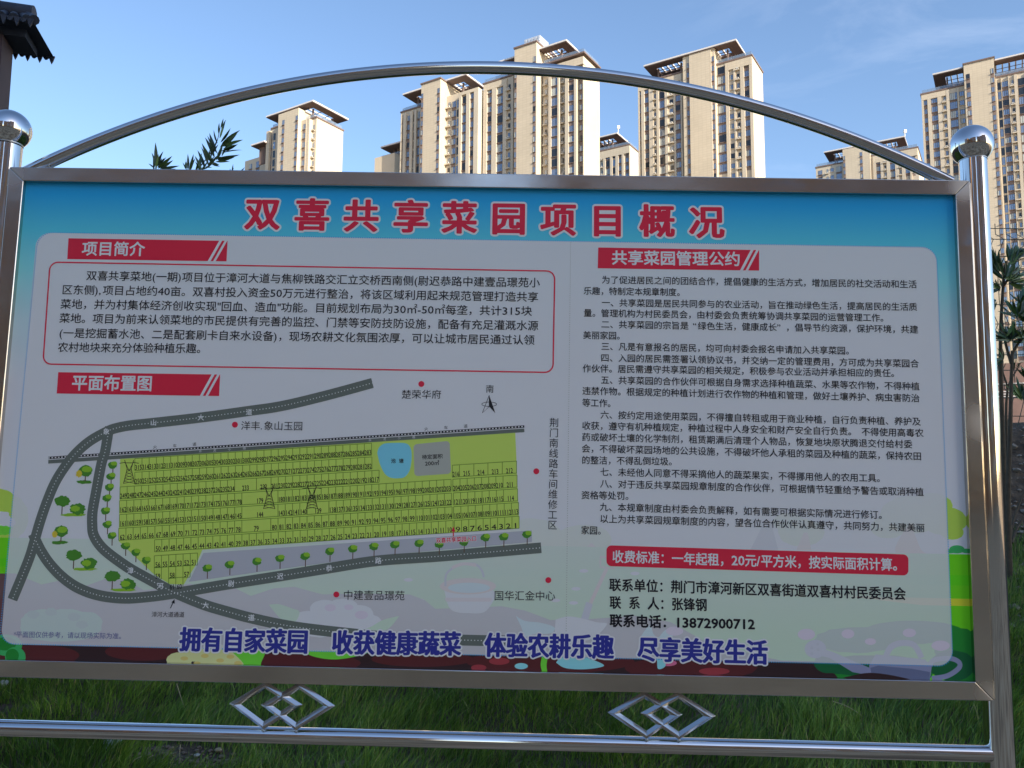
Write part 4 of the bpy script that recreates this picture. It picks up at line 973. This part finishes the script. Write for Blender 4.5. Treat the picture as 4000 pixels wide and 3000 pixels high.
W_.line("联系单位：荆门市漳河新区双喜街道双喜村村民委员会", E_(233, 305), E_(1742, 352), 50, .02)
W_.line("联", E_(235, 395), E_(295, 396), 50, .02); W_.line("系", E_(332, 397), E_(392, 398), 50, .02); W_.line("人：张锋钢", E_(428, 400), E_(732, 408), 50, .02)
W_.line("联系电话：13872900712", E_(235, 487), E_(975, 505), 50, .03)
W_.done('contact_lettering', I_BLACK)
W_ = Letters(.00066)
for l, cx, cy, w in numbers: W_.line(l, (cx - w / 2, cy + R * w / 2), (cx + w / 2, cy - R * w / 2), 27, .012, 4)
W_.done('plot_numbers', I_BLACK)
def lab_(*a):
    W = Letters(.00066); W.line(*a); W.done('plan_label', I_BLACK)
lab_("洋丰.象山玉园", (941, 1663), (1184, 1665), 38); lab_("楚荣华府", (1568, 1541), (1725, 1541), 38); lab_("南", (1897, 1519), (1930, 1520), 34)
for i, ch in enumerate("荆门南线路车间维修工区"):
    y = 1650.6 + i * 40; x = 2164.5 - i * .65; lab_(ch, (x - 19, y), (x + 19, y + 1), 38)
lab_("中建壹品璟苑", (1340, 2325), (1582, 2327), 39); lab_("国华汇金中心", (1929, 2327), (2170, 2328), 39); lab_("漳河大道通道", (592, 2400), (721, 2401), 22)
lab_("待定面积", (1648, 1786), (1730, 1782), 19, .02); lab_("200㎡", (1660, 1811), (1716, 1808), 21, .02); lab_("池", (1527, 1801), (1546, 1800), 19, .02); lab_("塘", (1558, 1801), (1577, 1800), 19, .02)
for ch, x, y in (("火", 606, 1747), ("车", 683, 1742), ("道", 760, 1736), ("火", 1665, 1676), ("车", 1742, 1671), ("道", 1819, 1665)): lab_(ch, (x - 8, y), (x + 8, y - 1), 15)

W_ = Letters(.00066)
for ch, x, y in (("象", 416, 1686), ("山", 600, 1651), ("大", 785, 1631), ("道", 973, 1609.7), ("漳", 509.5, 2229), ("河", 626, 2289), ("大", 803.6, 2364), ("道", 982, 2413), ("尉", 903.5, 2280), ("迟", 1094.7, 2251.4), ("恭", 1286, 2220), ("路", 1478, 2190)): W_ = Letters(.00066); W_.line(ch, (x - 13, y), (x + 13, y), 26, .015); W_.done('road_label', I_WHITE)
for ch, x, y in (("水", 783, 1762.5), ("泥", 839, 1759), ("小", 897, 1755), ("路", 955, 1751), ("水", 1445.6, 1719.4), ("泥", 1502.5, 1715), ("小", 1559.5, 1711), ("路", 1616.5, 1707.7)): W_ = Letters(.00066); W_.line(ch, (x - 6, y), (x + 6, y), 12); W_.done('road_label', I_WHITE)
W_ = Letters(.00063); W_.line("双喜共享菜园入口", (1703, 2112), (1862, 2103), 21, .09, 12); W_.done('entrance_outline', I_WHITE)
W_ = Letters(.00067); W_.line("双喜共享菜园入口", (1703, 2112), (1862, 2103), 21, .02); W_.done('entrance_lettering', I_REDN)
W_ = Letters(.00066); W_.line("*平面图仅供参考，请以现场实际为准。", (54, 2478), (490, 2485), 25); W_.done('footnote_lettering', I_NOTE)

# ---------------------------------------------------------------- oleanders
def leaf_mesh(name, w, mat):
    v, f = [], []
    prof = [(0, .12), (.12, .55), (.35, 1.0), (.6, .85), (.82, .45), (1.0, .02)]
    for t_, a in prof:
        c = .06 * math.sin(t_ * 2.2)
        v += [(-w * a / 2, t_, c + .03 * a * w * 6), (0, t_, c), (w * a / 2, t_, c + .03 * a * w * 6)]
    for i in range(len(prof) - 1):
        for k in range(2): f.append((i * 3 + k, i * 3 + k + 1, i * 3 + k + 4, i * 3 + k + 3))
    me_ = bpy.data.meshes.new(name); me_.from_pydata(v, [], f); me_.materials.append(mat); me_.polygons.foreach_set('use_smooth', [True] * len(f)); return me_
def leafmat(name, c):
    m = new_mat(name, c, .45, spec=.4)
    oi = N(m, 'ShaderNodeObjectInfo'); r_ = ramp(m, oi.outputs['Random'], [(0, [x * .65 for x in c]), (1, [x * 1.45 for x in c])])
    L(m, r_.outputs[0], bsdf(m).inputs['Base Color']); return m
M_LEAF = leafmat('oleander_leaf', (.045, .088, .045)); M_LEAF2 = leafmat('oleander_leaf_fresh', (.080, .15, .045))
M_STEM = vary('woody_stem', (.085, .07, .05), .85, .25, 30)
LM = [leaf_mesh('leaf', .18, M_LEAF), leaf_mesh('leaf', .15, M_LEAF), leaf_mesh('leaf', .17, M_LEAF2)]
LMN = [leaf_mesh('leaf', .11, M_LEAF), leaf_mesh('leaf', .10, M_LEAF), leaf_mesh('leaf', .11, M_LEAF2)]
def put_leaf(root, b, tip, mesh=None, roll=None):
    d = tip - b; ln = d.length; y = d.normalized(); z = (CAM - b).normalized(); z = z - y * z.dot(y)
    z.normalize(); x = y.cross(z)
    rl = random.gauss(0, .75) if roll is None else roll
    x2 = x * math.cos(rl) + z * math.sin(rl); z2 = x2.cross(y)
    m_ = Matrix((x2 * ln, y * ln, z2 * ln)).transposed().to_4x4(); m_.translation = b - root.location
    o = link('leaf', mesh or random.choice(LM), root); o.matrix_local = m_; return o
def gz(x, y): return float(ground_z(x, y))

# left shoots standing above the frame
Yl = 6.7
bs = at(700, 690, Yl); oroot = empty('oleander_shrub', (bs.x, bs.y, gz(bs.x, bs.y)))
tag(oroot, 'dark green oleander shoots rising above the top frame at its left part', 'shrub')
def shoot(root, pts, rad, leaves, Y, n0=None):
    p = smooth_curve([at(x, y, Y + dy) for x, y, dy in pts], 5)
    mb = MB(); mb.tube([q - root.location for q in p], [rad * (1 - .75 * i / len(p)) for i in range(len(p))], 6); mb.build('stem', M_STEM, root, True)
    for bx, by, tx, ty in leaves:
        put_leaf(root, at(bx, by, Y + random.uniform(-.04, .04)), at(tx, ty, Y + random.uniform(-.07, .07)), roll=random.gauss(0, .5))
        j = lambda a: a + random.uniform(-9, 9)
        if ty > 500 and random.random() < .45: put_leaf(root, at(j(bx), j(by), Y + .05), at(tx + (bx - tx) * .25 + random.uniform(-14, 14), ty + (by - ty) * .25 + random.uniform(-6, 10), Y + random.uniform(-.1, .15)), roll=random.gauss(0, .6))
    return p
main_l = [(862, 500, 872, 462), (855, 525, 857, 480), (868, 520, 885, 470), (850, 560, 838, 508), (862, 556, 900, 498), (860, 575, 905, 530), (868, 566, 940, 509), (872, 572, 951, 547), (845, 585, 822, 522), (850, 600, 812, 530), (860, 600, 948, 590), (866, 610, 890, 560), (838, 615, 800, 540), (845, 625, 870, 560), (850, 625, 918, 613), (842, 632, 898, 632), (828, 640, 862, 650), (820, 645, 860, 600), (830, 640, 790, 560), (815, 650, 783, 575), (800, 658, 770, 590), (812, 655, 840, 610), (795, 662, 830, 640), (788, 668, 760, 610), (778, 670, 790, 600), (835, 600, 850, 545), (826, 612, 832, 560), (806, 640, 818, 570), (858, 540, 868, 492), (866, 590, 930, 560), (858, 615, 935, 602), (780, 672, 812, 625), (766, 672, 775, 630)]
shoot(oroot, [(700, 2000, 0), (700, 980, 0), (730, 800, 0), (775, 665, 0), (815, 610, 0), (845, 560, 0), (860, 500, 0)], .009, main_l, Yl)
shoot(oroot, [(680, 1990, .05), (640, 1000, .05), (618, 800, .03), (610, 680, 0), (612, 640, 0), (607, 590, 0)], .007, [(609, 652, 606, 558), (612, 655, 592, 598), (607, 660, 618, 600), (615, 655, 640, 617), (618, 658, 674, 608), (625, 660, 676, 625), (628, 662, 703, 648), (622, 640, 650, 612), (600, 665, 596, 620), (612, 645, 640, 590), (606, 660, 580, 640)], Yl)
shoot(oroot, [(715, 1990, .1), (720, 950, .1), (728, 780, .05), (732, 690, 0), (734, 640, 0)], .006, [(735, 662, 733, 602), (730, 665, 714, 634), (738, 664, 754, 602), (734, 660, 728, 620), (740, 668, 748, 640), (742, 670, 765, 618)], Yl)
shoot(oroot, [(730, 1990, .1), (870, 1100, .1), (908, 780, .05), (908, 700, 0), (909, 672, 0)], .005, [(908, 690, 912, 640), (915, 692, 955, 652), (905, 690, 898, 660)], Yl)
# right shrubs between post and fence
def shrub(label, stems, clusters, Y, lr=75):
    b = at(stems[0][0][0], stems[0][0][1], Y); root = empty('oleander_shrub', (b.x, b.y, gz(b.x, b.y)))
    tag(root, label, 'shrub')
    for st in stems:
        pts = [at(x, y, Y + dy) for x, y, dy in st[:-1]]
        if st[-1][1]: pts[0].z = gz(pts[0].x, pts[0].y) - .05
        p = smooth_curve(pts, 5); mb = MB(); r0 = st[-1][0]
        mb.tube([q - root.location for q in p], [r0 * (1 - .55 * i / len(p)) for i in range(len(p))], 7); mb.build('stem', M_STEM, root, True)
    for cx, cy, n, ang0, spread, ln in clusters:
        for k in range(int(n * 1.5)):
            a = math.radians(ang0 + random.uniform(-spread, spread)); l_ = ln * random.uniform(.7, 1.15); s_ = random.uniform(0, .5) * ln * .4
            bx, by = cx + math.cos(a) * s_ * .3 + random.uniform(-6, 6), cy - math.sin(a) * s_ * .3 + random.uniform(-10, 10)
            put_leaf(root, at(bx, by, Y + random.uniform(-.1, .1)), at(bx + math.cos(a) * l_, by - math.sin(a) * l_, Y + random.uniform(-.15, .15)), random.choice(LMN))
    return root
shrub('oleander shrub with thick bare lower stem close beside the right post', [[(3937, 2150, 0), (3938, 1950, 0), (3945, 1700, 0), (3950, 1500, 0), (3954, 1370, 0), (.020, True)], [(3950, 1420, 0), (3925, 1330, .05), (3915, 1250, .1), (.011, False)], [(3954, 1380, 0), (3985, 1330, 0), (4020, 1290, 0), (.011, False)], [(3940, 2120, 0), (3965, 2010, .1), (4010, 1900, .15), (.010, False)], [(3952, 2120, 0), (3975, 2060, .1), (4030, 1970, .15), (.010, False)]],
      [(3975, 1240, 16, 90, 75, 75), (3955, 1330, 20, 90, 110, 70), (3930, 1320, 12, 130, 70, 55), (4020, 1260, 14, 90, 80, 80), (3990, 1330, 12, 60, 90, 70), (3915, 1400, 8, 160, 80, 45), (3985, 1180, 8, 95, 50, 60)], 5.6)
shrub('oleander shrub with leaning stem and a cut top, reaching highest before the wire fence', [[(3912, 1750, .2), (3912, 1560, .15), (3908, 1350, .1), (3912, 1220, 0), (3920, 1100, 0), (3930, 1020, 0), (.017, True)], [(3918, 1120, 0), (3945, 1080, 0), (3975, 1045, 0), (.010, False)]],
      [(3925, 1085, 18, 80, 70, 70), (3950, 1030, 12, 70, 40, 70), (3898, 1060, 12, 100, 40, 85), (3905, 1130, 12, 150, 70, 50), (3940, 1100, 12, 25, 45, 75), (3968, 1010, 8, 60, 40, 60), (3890, 1180, 8, 200, 60, 40)], 5.9)
shrub('slim young oleander forked low between the post and the thick stem', [[(3925, 1800, .3), (3930, 1620, .3), (3935, 1520, .3), (3922, 1470, .3), (3912, 1440, .3), (.012, True)], [(3935, 1515, .3), (3945, 1490, .3), (3960, 1465, .3), (3985, 1420, .3), (.008, False)]],
      [(3915, 1440, 8, 110, 70, 35), (3960, 1440, 7, 60, 60, 40), (3998, 1560, 9, 110, 40, 90), (4010, 1480, 8, 100, 60, 70)], 6.2)

# ---------------------------------------------------------------- wire fence on the bank
M_WIRE = new_mat('green_fence_wire', (.02, .05, .045), .5)
Yf = 7.6
fx0, fx1 = at(3850, 880, Yf).x, at(3850, 880, Yf).x + 3.6
ztop = at(3930, 882, Yf).z
froot = empty('wire_fence', (fx0, Yf, gz(fx0, Yf))); tag(froot, 'green folded wire mesh fence on the bank top behind the oleanders', 'fence')
mb = MB()
ys_px = [892, 941, 1001, 1055, 1109, 1190, 1270, 1330, 1385, 1446, 1520, 1556, 1625]
zs_ = [at(3930, y, Yf).z for y in ys_px]; foldy = {941: -.06, 1270: -.06, 1556: -.06}
mbh = MB(); mbh.tube([(0, 0, 0), (3.6, 0, 0)], .0042, 6); hw = mbh.mesh('horizontal_wire', [M_WIRE], True)
for y, z in zip(ys_px, zs_):
    o = link('horizontal_wire', hw, froot); o.location = (0, foldy.get(y, 0) + .006, z - froot.location.z)
zt = ztop; prof = []
path = [(zt + .02, 0), (zs_[0] - .06, 0), (zs_[1], -.06), (zs_[2] - .02, 0), (zs_[5], 0), (zs_[6], -.06), (zs_[7], 0), (zs_[10], 0), (zs_[11], -.06), (zs_[12] - .1, 0)]
mbv = MB(); mbv.tube([(-.045 * (b / -.06) * -1 if b else 0, b, a - froot.location.z) for a, b in path], .0040, 6); vw = mbv.mesh('vertical_wire', [M_WIRE], True)
x = at(3886, 882, Yf).x - fx0 - .208
while x < 3.6:
    o = link('vertical_wire', vw, froot); o.location = (x, 0, 0); x += .1045
mb = MB(); mb.box((3.1, .03, -.1), (.06, 0, 0), (0, .06, 0), (0, 0, ztop - froot.location.z + .15)); mb.build('fence_post', M_WIRE, froot)

# ---------------------------------------------------------------- grass
def grass(name, label, x0, x1, y0, y1, n, mats, keep, hmin, hmax, lean=.5):
    gxs = rng.uniform(x0, x1, n); gys = rng.uniform(y0, y1, n)
    kp = keep(gxs, gys); gxs, gys = gxs[kp], gys[kp]; n = len(gxs)
    gzs = ground_z(gxs, gys) - .01
    clump = .5 + .5 * np.sin(gxs * 6.1 + 2 * np.sin(gys * 5)) * np.sin(gys * 7.3 + 1.7 * np.sin(gxs * 4))
    h = rng.uniform(hmin, hmax, n) * (.55 + .75 * clump); a = rng.uniform(0, 2 * np.pi, n)
    flow = 1.3 * np.sin(gxs * 2.3 + gys) ; dirx = np.cos(flow + rng.normal(0, .8, n)); diry = np.sin(flow + rng.normal(0, .8, n)) * .7
    ln = h * rng.uniform(.15, lean + .35, n); w = rng.uniform(.0012, .0027, n)
    bx, by = np.cos(a) * w, np.sin(a) * w
    V = np.empty((n, 7, 3), np.float32)
    for k, (t_, ww) in enumerate(((0, 1), (.45, .85), (.78, .5))):
        cx = gxs + dirx * ln * t_ ** 2; cy = gys + diry * ln * t_ ** 2; cz = gzs + h * (t_ - .15 * t_ * t_)
        V[:, 2 * k, 0] = cx - bx * ww; V[:, 2 * k, 1] = cy - by * ww; V[:, 2 * k, 2] = cz
        V[:, 2 * k + 1, 0] = cx + bx * ww; V[:, 2 * k + 1, 1] = cy + by * ww; V[:, 2 * k + 1, 2] = cz
    V[:, 6, 0] = gxs + dirx * ln; V[:, 6, 1] = gys + diry * ln; V[:, 6, 2] = gzs + h * .85
    base = (np.arange(n) * 7)[:, None]
    loops = np.concatenate([base + np.array([0, 1, 3, 2]), base + np.array([2, 3, 5, 4]), base + np.array([4, 5, 6])], 1).astype(np.int32).ravel()
    tot = np.tile(np.array([4, 4, 3], np.int32), n); st = np.concatenate([[0], np.cumsum(tot)[:-1]]).astype(np.int32)
    me_ = bpy.data.meshes.new(name); me_.vertices.add(n * 7); me_.vertices.foreach_set('co', V.ravel())
    me_.loops.add(len(loops)); me_.loops.foreach_set('vertex_index', loops)
    me_.polygons.add(n * 3); me_.polygons.foreach_set('loop_start', st); me_.polygons.foreach_set('loop_total', tot)
    me_.update(calc_edges=True)
    for m_ in mats: me_.materials.append(m_)
    o = link(name, me_); tag(o, label, 'grass', None, 'stuff'); return o
m_grass = new_mat('grass_blade', (.06, .12, .03), .5, spec=.3)
gg = N(m_grass, 'ShaderNodeNewGeometry')
rg = ramp(m_grass, gg.outputs['Random Per Island'], [(0, (.05, .12, .018)), (.5, (.115, .24, .032)), (.9, (.20, .33, .05)), (1, (.34, .30, .14))])
ng = noise(m_grass, 1.9, 4); rg2 = ramp(m_grass, ng.outputs['Fac'], [(.3, (.62, .70, .7)), (.7, (1.35, 1.25, 1.0))])
mg = N(m_grass, 'ShaderNodeMix'); mg.data_type = 'RGBA'; mg.blend_type = 'MULTIPLY'; mg.inputs['Factor'].default_value = 1
L(m_grass, rg.outputs[0], mg.inputs[6]); L(m_grass, rg2.outputs[0], mg.inputs[7]); L(m_grass, mg.outputs[2], bsdf(m_grass).inputs['Base Color'])
bare = [(at(740, 2925, 3.85), .27, .09), (at(1360, 2935, 3.85), .10, .03), (at(8, 2692, 4.3), .07, .05)]
def keep(x, y):
    k = rng.random(len(x)) < np.clip(1.6 - (y - 5.0) / 1.1, .0, 1)
    for c, rx, ry in bare: k &= (((x - c.x) / rx) ** 2 + ((y - c.y) / ry) ** 2 + rng.normal(0, .25, len(x))) > 1
    return k
grass('grass', 'long dark green grass covering the foot of the bank', -4.2, 5.0, 3.0, 6.3, 230000, [m_grass], keep, .055, .15)

# rubble on the bare bank
M_STONE = vary('rubble_stone', (.26, .235, .20), .9, .35, 9)
def stone_into(mb, c, r, seed):
    rs = random.Random(seed); v = []
    for (x, y, z) in ((1, 0, 0), (-1, 0, 0), (0, 1, 0), (0, -1, 0), (0, 0, 1), (0, 0, -1), (.6, .6, .6), (-.6, .6, .6), (.6, -.6, .6), (-.6, -.6, .6)):
        k = r * rs.uniform(.65, 1.1); v.append(c + Vector((x * k, y * k, z * k * .7)))
    f = [(4, 6, 0), (4, 0, 8), (0, 3, 8), (4, 8, 9), (8, 3, 9), (4, 9, 7), (9, 1, 7), (9, 3, 1), (4, 7, 6), (7, 2, 6), (7, 1, 2), (6, 2, 0), (5, 0, 2), (5, 2, 1), (5, 1, 3), (5, 3, 0)]
    mb.add(v, f)
mb = MB()
for i in range(2600):
    y = random.uniform(4.9, 7.6); x = random.uniform(2.4, 5.6) if random.random() < .8 else random.uniform(-3, 2.4)
    r = random.choice((.008, .012, .016, .022, .035)) * random.uniform(.7, 1.3); stone_into(mb, Vector((x, y, gz(x, y) + r * .25)), r, i)
tag(mb.build('rubble', M_STONE), 'pale rubble and gravel strewn over the bare bank right of the board', 'rubble', None, 'stuff')
def one_stone(px, py, Y, r, label, c):
    # the ray meets the bank close to depth Y
    for _ in range(12):
        p = at(px, py, Y); Y += (p.z - gz(p.x, p.y)) * 1.2
    p = at(px, py, Y); mb = MB(); stone_into(mb, Vector((0, 0, 0)), r, int(px)); o = mb.build('stone', vary('stone_' + label[:5], c, .9, .2, 25)); o.location = (p.x, p.y, gz(p.x, p.y) + r * .4)
    b = o.modifiers.new('sub', 'SUBSURF'); b.levels = 1; b.render_levels = 2
    tag(o, label, 'stone'); return p
one_stone(855, 2942, 3.8, .028, 'small tan stone at the right end of the bare soil patch under the bottom rail', (.34, .27, .17))
one_stone(10, 2690, 4.3, .05, 'pale grey stone in the grass at the far left below the frame', (.36, .35, .32))
one_stone(770, 2960, 3.8, .022, 'light grey stone chip on the bare soil patch', (.38, .36, .33))
one_stone(3052, 2872, 4.1, .016, 'little brown pebble in the grass right of the second diamond ornament', (.24, .2, .14))
one_stone(540, 2955, 3.8, .02, 'dull brown stone left of the pale chip on the bare soil patch', (.2, .15, .11))
# clods in the bare patch
mb = MB()
for c, rx, ry in bare[:2]:
    for i in range(160):
        a = random.uniform(0, 6.28); q = random.random() ** .5; x, y = c.x + rx * q * math.cos(a), c.y + ry * q * math.sin(a)
        r = random.choice((.006, .01, .016)); stone_into(mb, Vector((x, y, gz(x, y) + r * .3)), r, i)
tag(mb.build('clods', vary('soil_clod', (.17, .13, .10), .95, .3, 20)), 'brown soil clods in the bare patches below the bottom rail', 'soil', None, 'stuff')
# scrap of plastic film
p = at(435, 2922, 3.8)
for _ in range(12):
    Y_ = p.y + (p.z - gz(p.x, p.y)) * 1.2; p = at(435, 2922, Y_)
v, f = [], []
for j in range(7):
    for i in range(7):
        x_, y_ = (i - 3) / 3, (j - 3) / 3; k = 1 - .35 * abs(x_ * y_)
        v.append((x_ * .045 * k + .01 * math.sin(j * 2), y_ * .02 + .01 * math.cos(i * 1.7), .03 + y_ * .03 * k + .012 * math.sin(i * 2.3 + j)))
for j in range(6):
    for i in range(6): f.append((j * 7 + i, j * 7 + i + 1, (j + 1) * 7 + i + 1, (j + 1) * 7 + i))
me = bpy.data.meshes.new('plastic_scrap'); me.from_pydata(v, [], f); me.materials.append(vary('film', (.42, .48, .47), .35, .15, 40)); me.polygons.foreach_set('use_smooth', [True] * len(f))
o = link('plastic_scrap', me); o.location = (p.x, p.y, gz(p.x, p.y) + .01); tag(o, 'crumpled pale blue plastic scrap lying in the grass below the bottom rail', 'plastic scrap')
# dry stalks
M_DRY = new_mat('dry_straw', (.38, .33, .2), .7)
for (a, b, Y_, lab) in (((690, 2670), (722, 2770), 4.25, 'dry pale stalk sticking up in the grass left of the first diamond ornament'), ((505, 2998), (552, 2955), 3.7, 'short dry straw leaning right at the bottom edge, left of the pair'), ((560, 2992), (600, 2950), 3.75, 'long dry straw lying by the bare soil patch'),
                        ((705, 2998), (705, 2908), 3.7, 'thin upright dry stalk in front of the bare soil patch'), ((3250, 2738), (3370, 2798), 4.25, 'long bent dry stalk in the grass right of the second diamond ornament'), ((3010, 2800), (3045, 2826), 4.2, 'short dry stalk in the grass near the second diamond ornament')):
    p0, p1 = at(*a, Y_), at(*b, Y_); mid = (p0 + p1) / 2 + Vector((0, -.01, .012))
    root_ = p0 if p0.z < p1.z else p1
    mb = MB(); mb.tube([q - root_ for q in smooth_curve([p0, mid, p1], 4)], .0016, 5); o = mb.build('dry_stalk', M_DRY, None, True); o.location = root_; tag(o, lab, 'stalk', 'dry stalks in the grass')
# small broad-leaved weed
p = at(3255, 2842, 4.15); r_ = empty('weed', (p.x, p.y, gz(p.x, p.y))); tag(r_, 'small light green weed with three pointed leaves in the grass at right', 'weed')
M_WEED = new_mat('weed_leaf', (.17, .30, .10), .5); wl = leaf_mesh('leaf', .5, M_WEED)
for tx, ty in ((3232, 2846), (3250, 2826), (3262, 2824), (3282, 2836), (3270, 2850)): put_leaf(r_, at(3256, 2852, 4.12), at(tx, ty, 4.1), wl, .2)
mb = MB(); a = at(3256, 2852, 4.12) - r_.location; mb.tube([(0, 0, -.02), a], .002, 5); mb.build('stem', M_WEED, r_, True)

# ---------------------------------------------------------------- tiled gate pillar at the far left
M_TILE = vary('glazed_roof_tile', (.030, .038, .06), .5, .2, 12); M_PIL = vary('dark_brown_paint', (.065, .046, .056), .6, .15, 5)
Yp = 3.9
pa = at(-65, 330, Yp); th_ = math.atan2(-pa.x, pa.y)
root = empty('gate_pillar', (pa.x, Yp, gz(pa.x, Yp))); th_ = th_ * .45; root.rotation_euler.z = th_
tag(root, 'dark brown pillar capped by a little blue-black tiled roof at the upper left corner', 'pillar')
RT = Matrix.Rotation(-th_, 3, 'Z')
def loc(px, py, yv):                         # point of a sight line where the pillar's own depth is yv
    d = RT @ ray(px, py); o_ = RT @ (CAM - root.location); return o_ + d * ((yv - o_.y) / d.y)
hw_ = loc(48, 240, .06).x
ze = loc(136, 216, .18).z - .03
mb = MB(); mb.box((-hw_, -.10, -.1), (2 * hw_, 0, 0), (0, .16, 0), (0, 0, ze + .1)); o = mb.build('pillar_shaft', M_PIL, root)
xr = loc(212, 222, .18).x; xl = -xr
rid = loc(104, 72, 0.0); zr = rid.z; xrid = rid.x
yf, yb, ym = -.18, .18, 0.0
mb = MB(); mb.box((xl + .06, yf + .08, ze - .012), (xr - xl - .12, 0, 0), (0, yb - yf - .16, 0), (0, 0, .05)); mb.build('soffit_board', M_TILE, root)
mb = MB(); e_ = ze + .03
v = [(xl, yf, e_), (xr, yf, e_), (xr, yb, e_), (xl, yb, e_), (-xrid, ym, zr), (xrid, ym, zr)]
mb.add(v, [(0, 1, 5, 4), (1, 2, 5), (2, 3, 4, 5), (3, 0, 4), (3, 2, 1, 0)]); mb.build('roof', M_TILE, root)
nt = 9
for i in range(nt):                          # barrel tiles on both slopes
    f0 = (i + .5) / nt; xa = xl + (xr - xl) * f0; xb = -xrid + 2 * xrid * f0
    for sy in (-1, 1):
        mb = MB(); mb.tube([(xa, sy * (yb + .012), e_ + .008), (xb, ym, zr + .008)], .022, 10)
        mb.build('roof_tile', M_TILE, root, True)
for i in range(2 * nt):                      # drip ends, alternately round and pointed, along both eaves
    xa = xl + (xr - xl) * (i + .5) / (2 * nt); w = (xr - xl) / (2 * nt) * .52
    mb = MB()
    if i % 2: pts = [(-w, 0), (w, 0), (w * .5, -.028), (0, -.045), (-w * .5, -.028)]
    else: pts = [(w * math.cos(k * math.pi / 6), -.024 * math.sin(k * math.pi / 6)) for k in range(7)]
    n = len(pts)
    for y0 in (yf - .016, yb + .006):
        mb = MB(); vv = [(xa + a, y0, e_ + .012 + b) for a, b in pts] + [(xa + a, y0 + .01, e_ + .012 + b) for a, b in pts]
        mb.add(vv, [tuple(range(n)), tuple(reversed(range(n, 2 * n)))] + [(k, (k + 1) % n, n + (k + 1) % n, n + k) for k in range(n)]); mb.build('drip_tile', M_TILE, root)
for sx in (-1, 1):
    mb = MB(); mb.tube([(sx * (xr if sx > 0 else -xl), yf, e_ + .015), (sx * xrid, ym, zr + .015)], .024, 10); mb.build('hip_tile', M_TILE, root, True)
mb = MB(); mb.tube([(-xrid - .03, ym, zr + .02), (xrid + .035, ym, zr + .02)], .05, 16); mb.build('ridge_tile', M_TILE, root, True)
for o in list(COL.objects):
    if o.type == 'MESH' and o.name.split('.')[0] in ('leaf',): pass
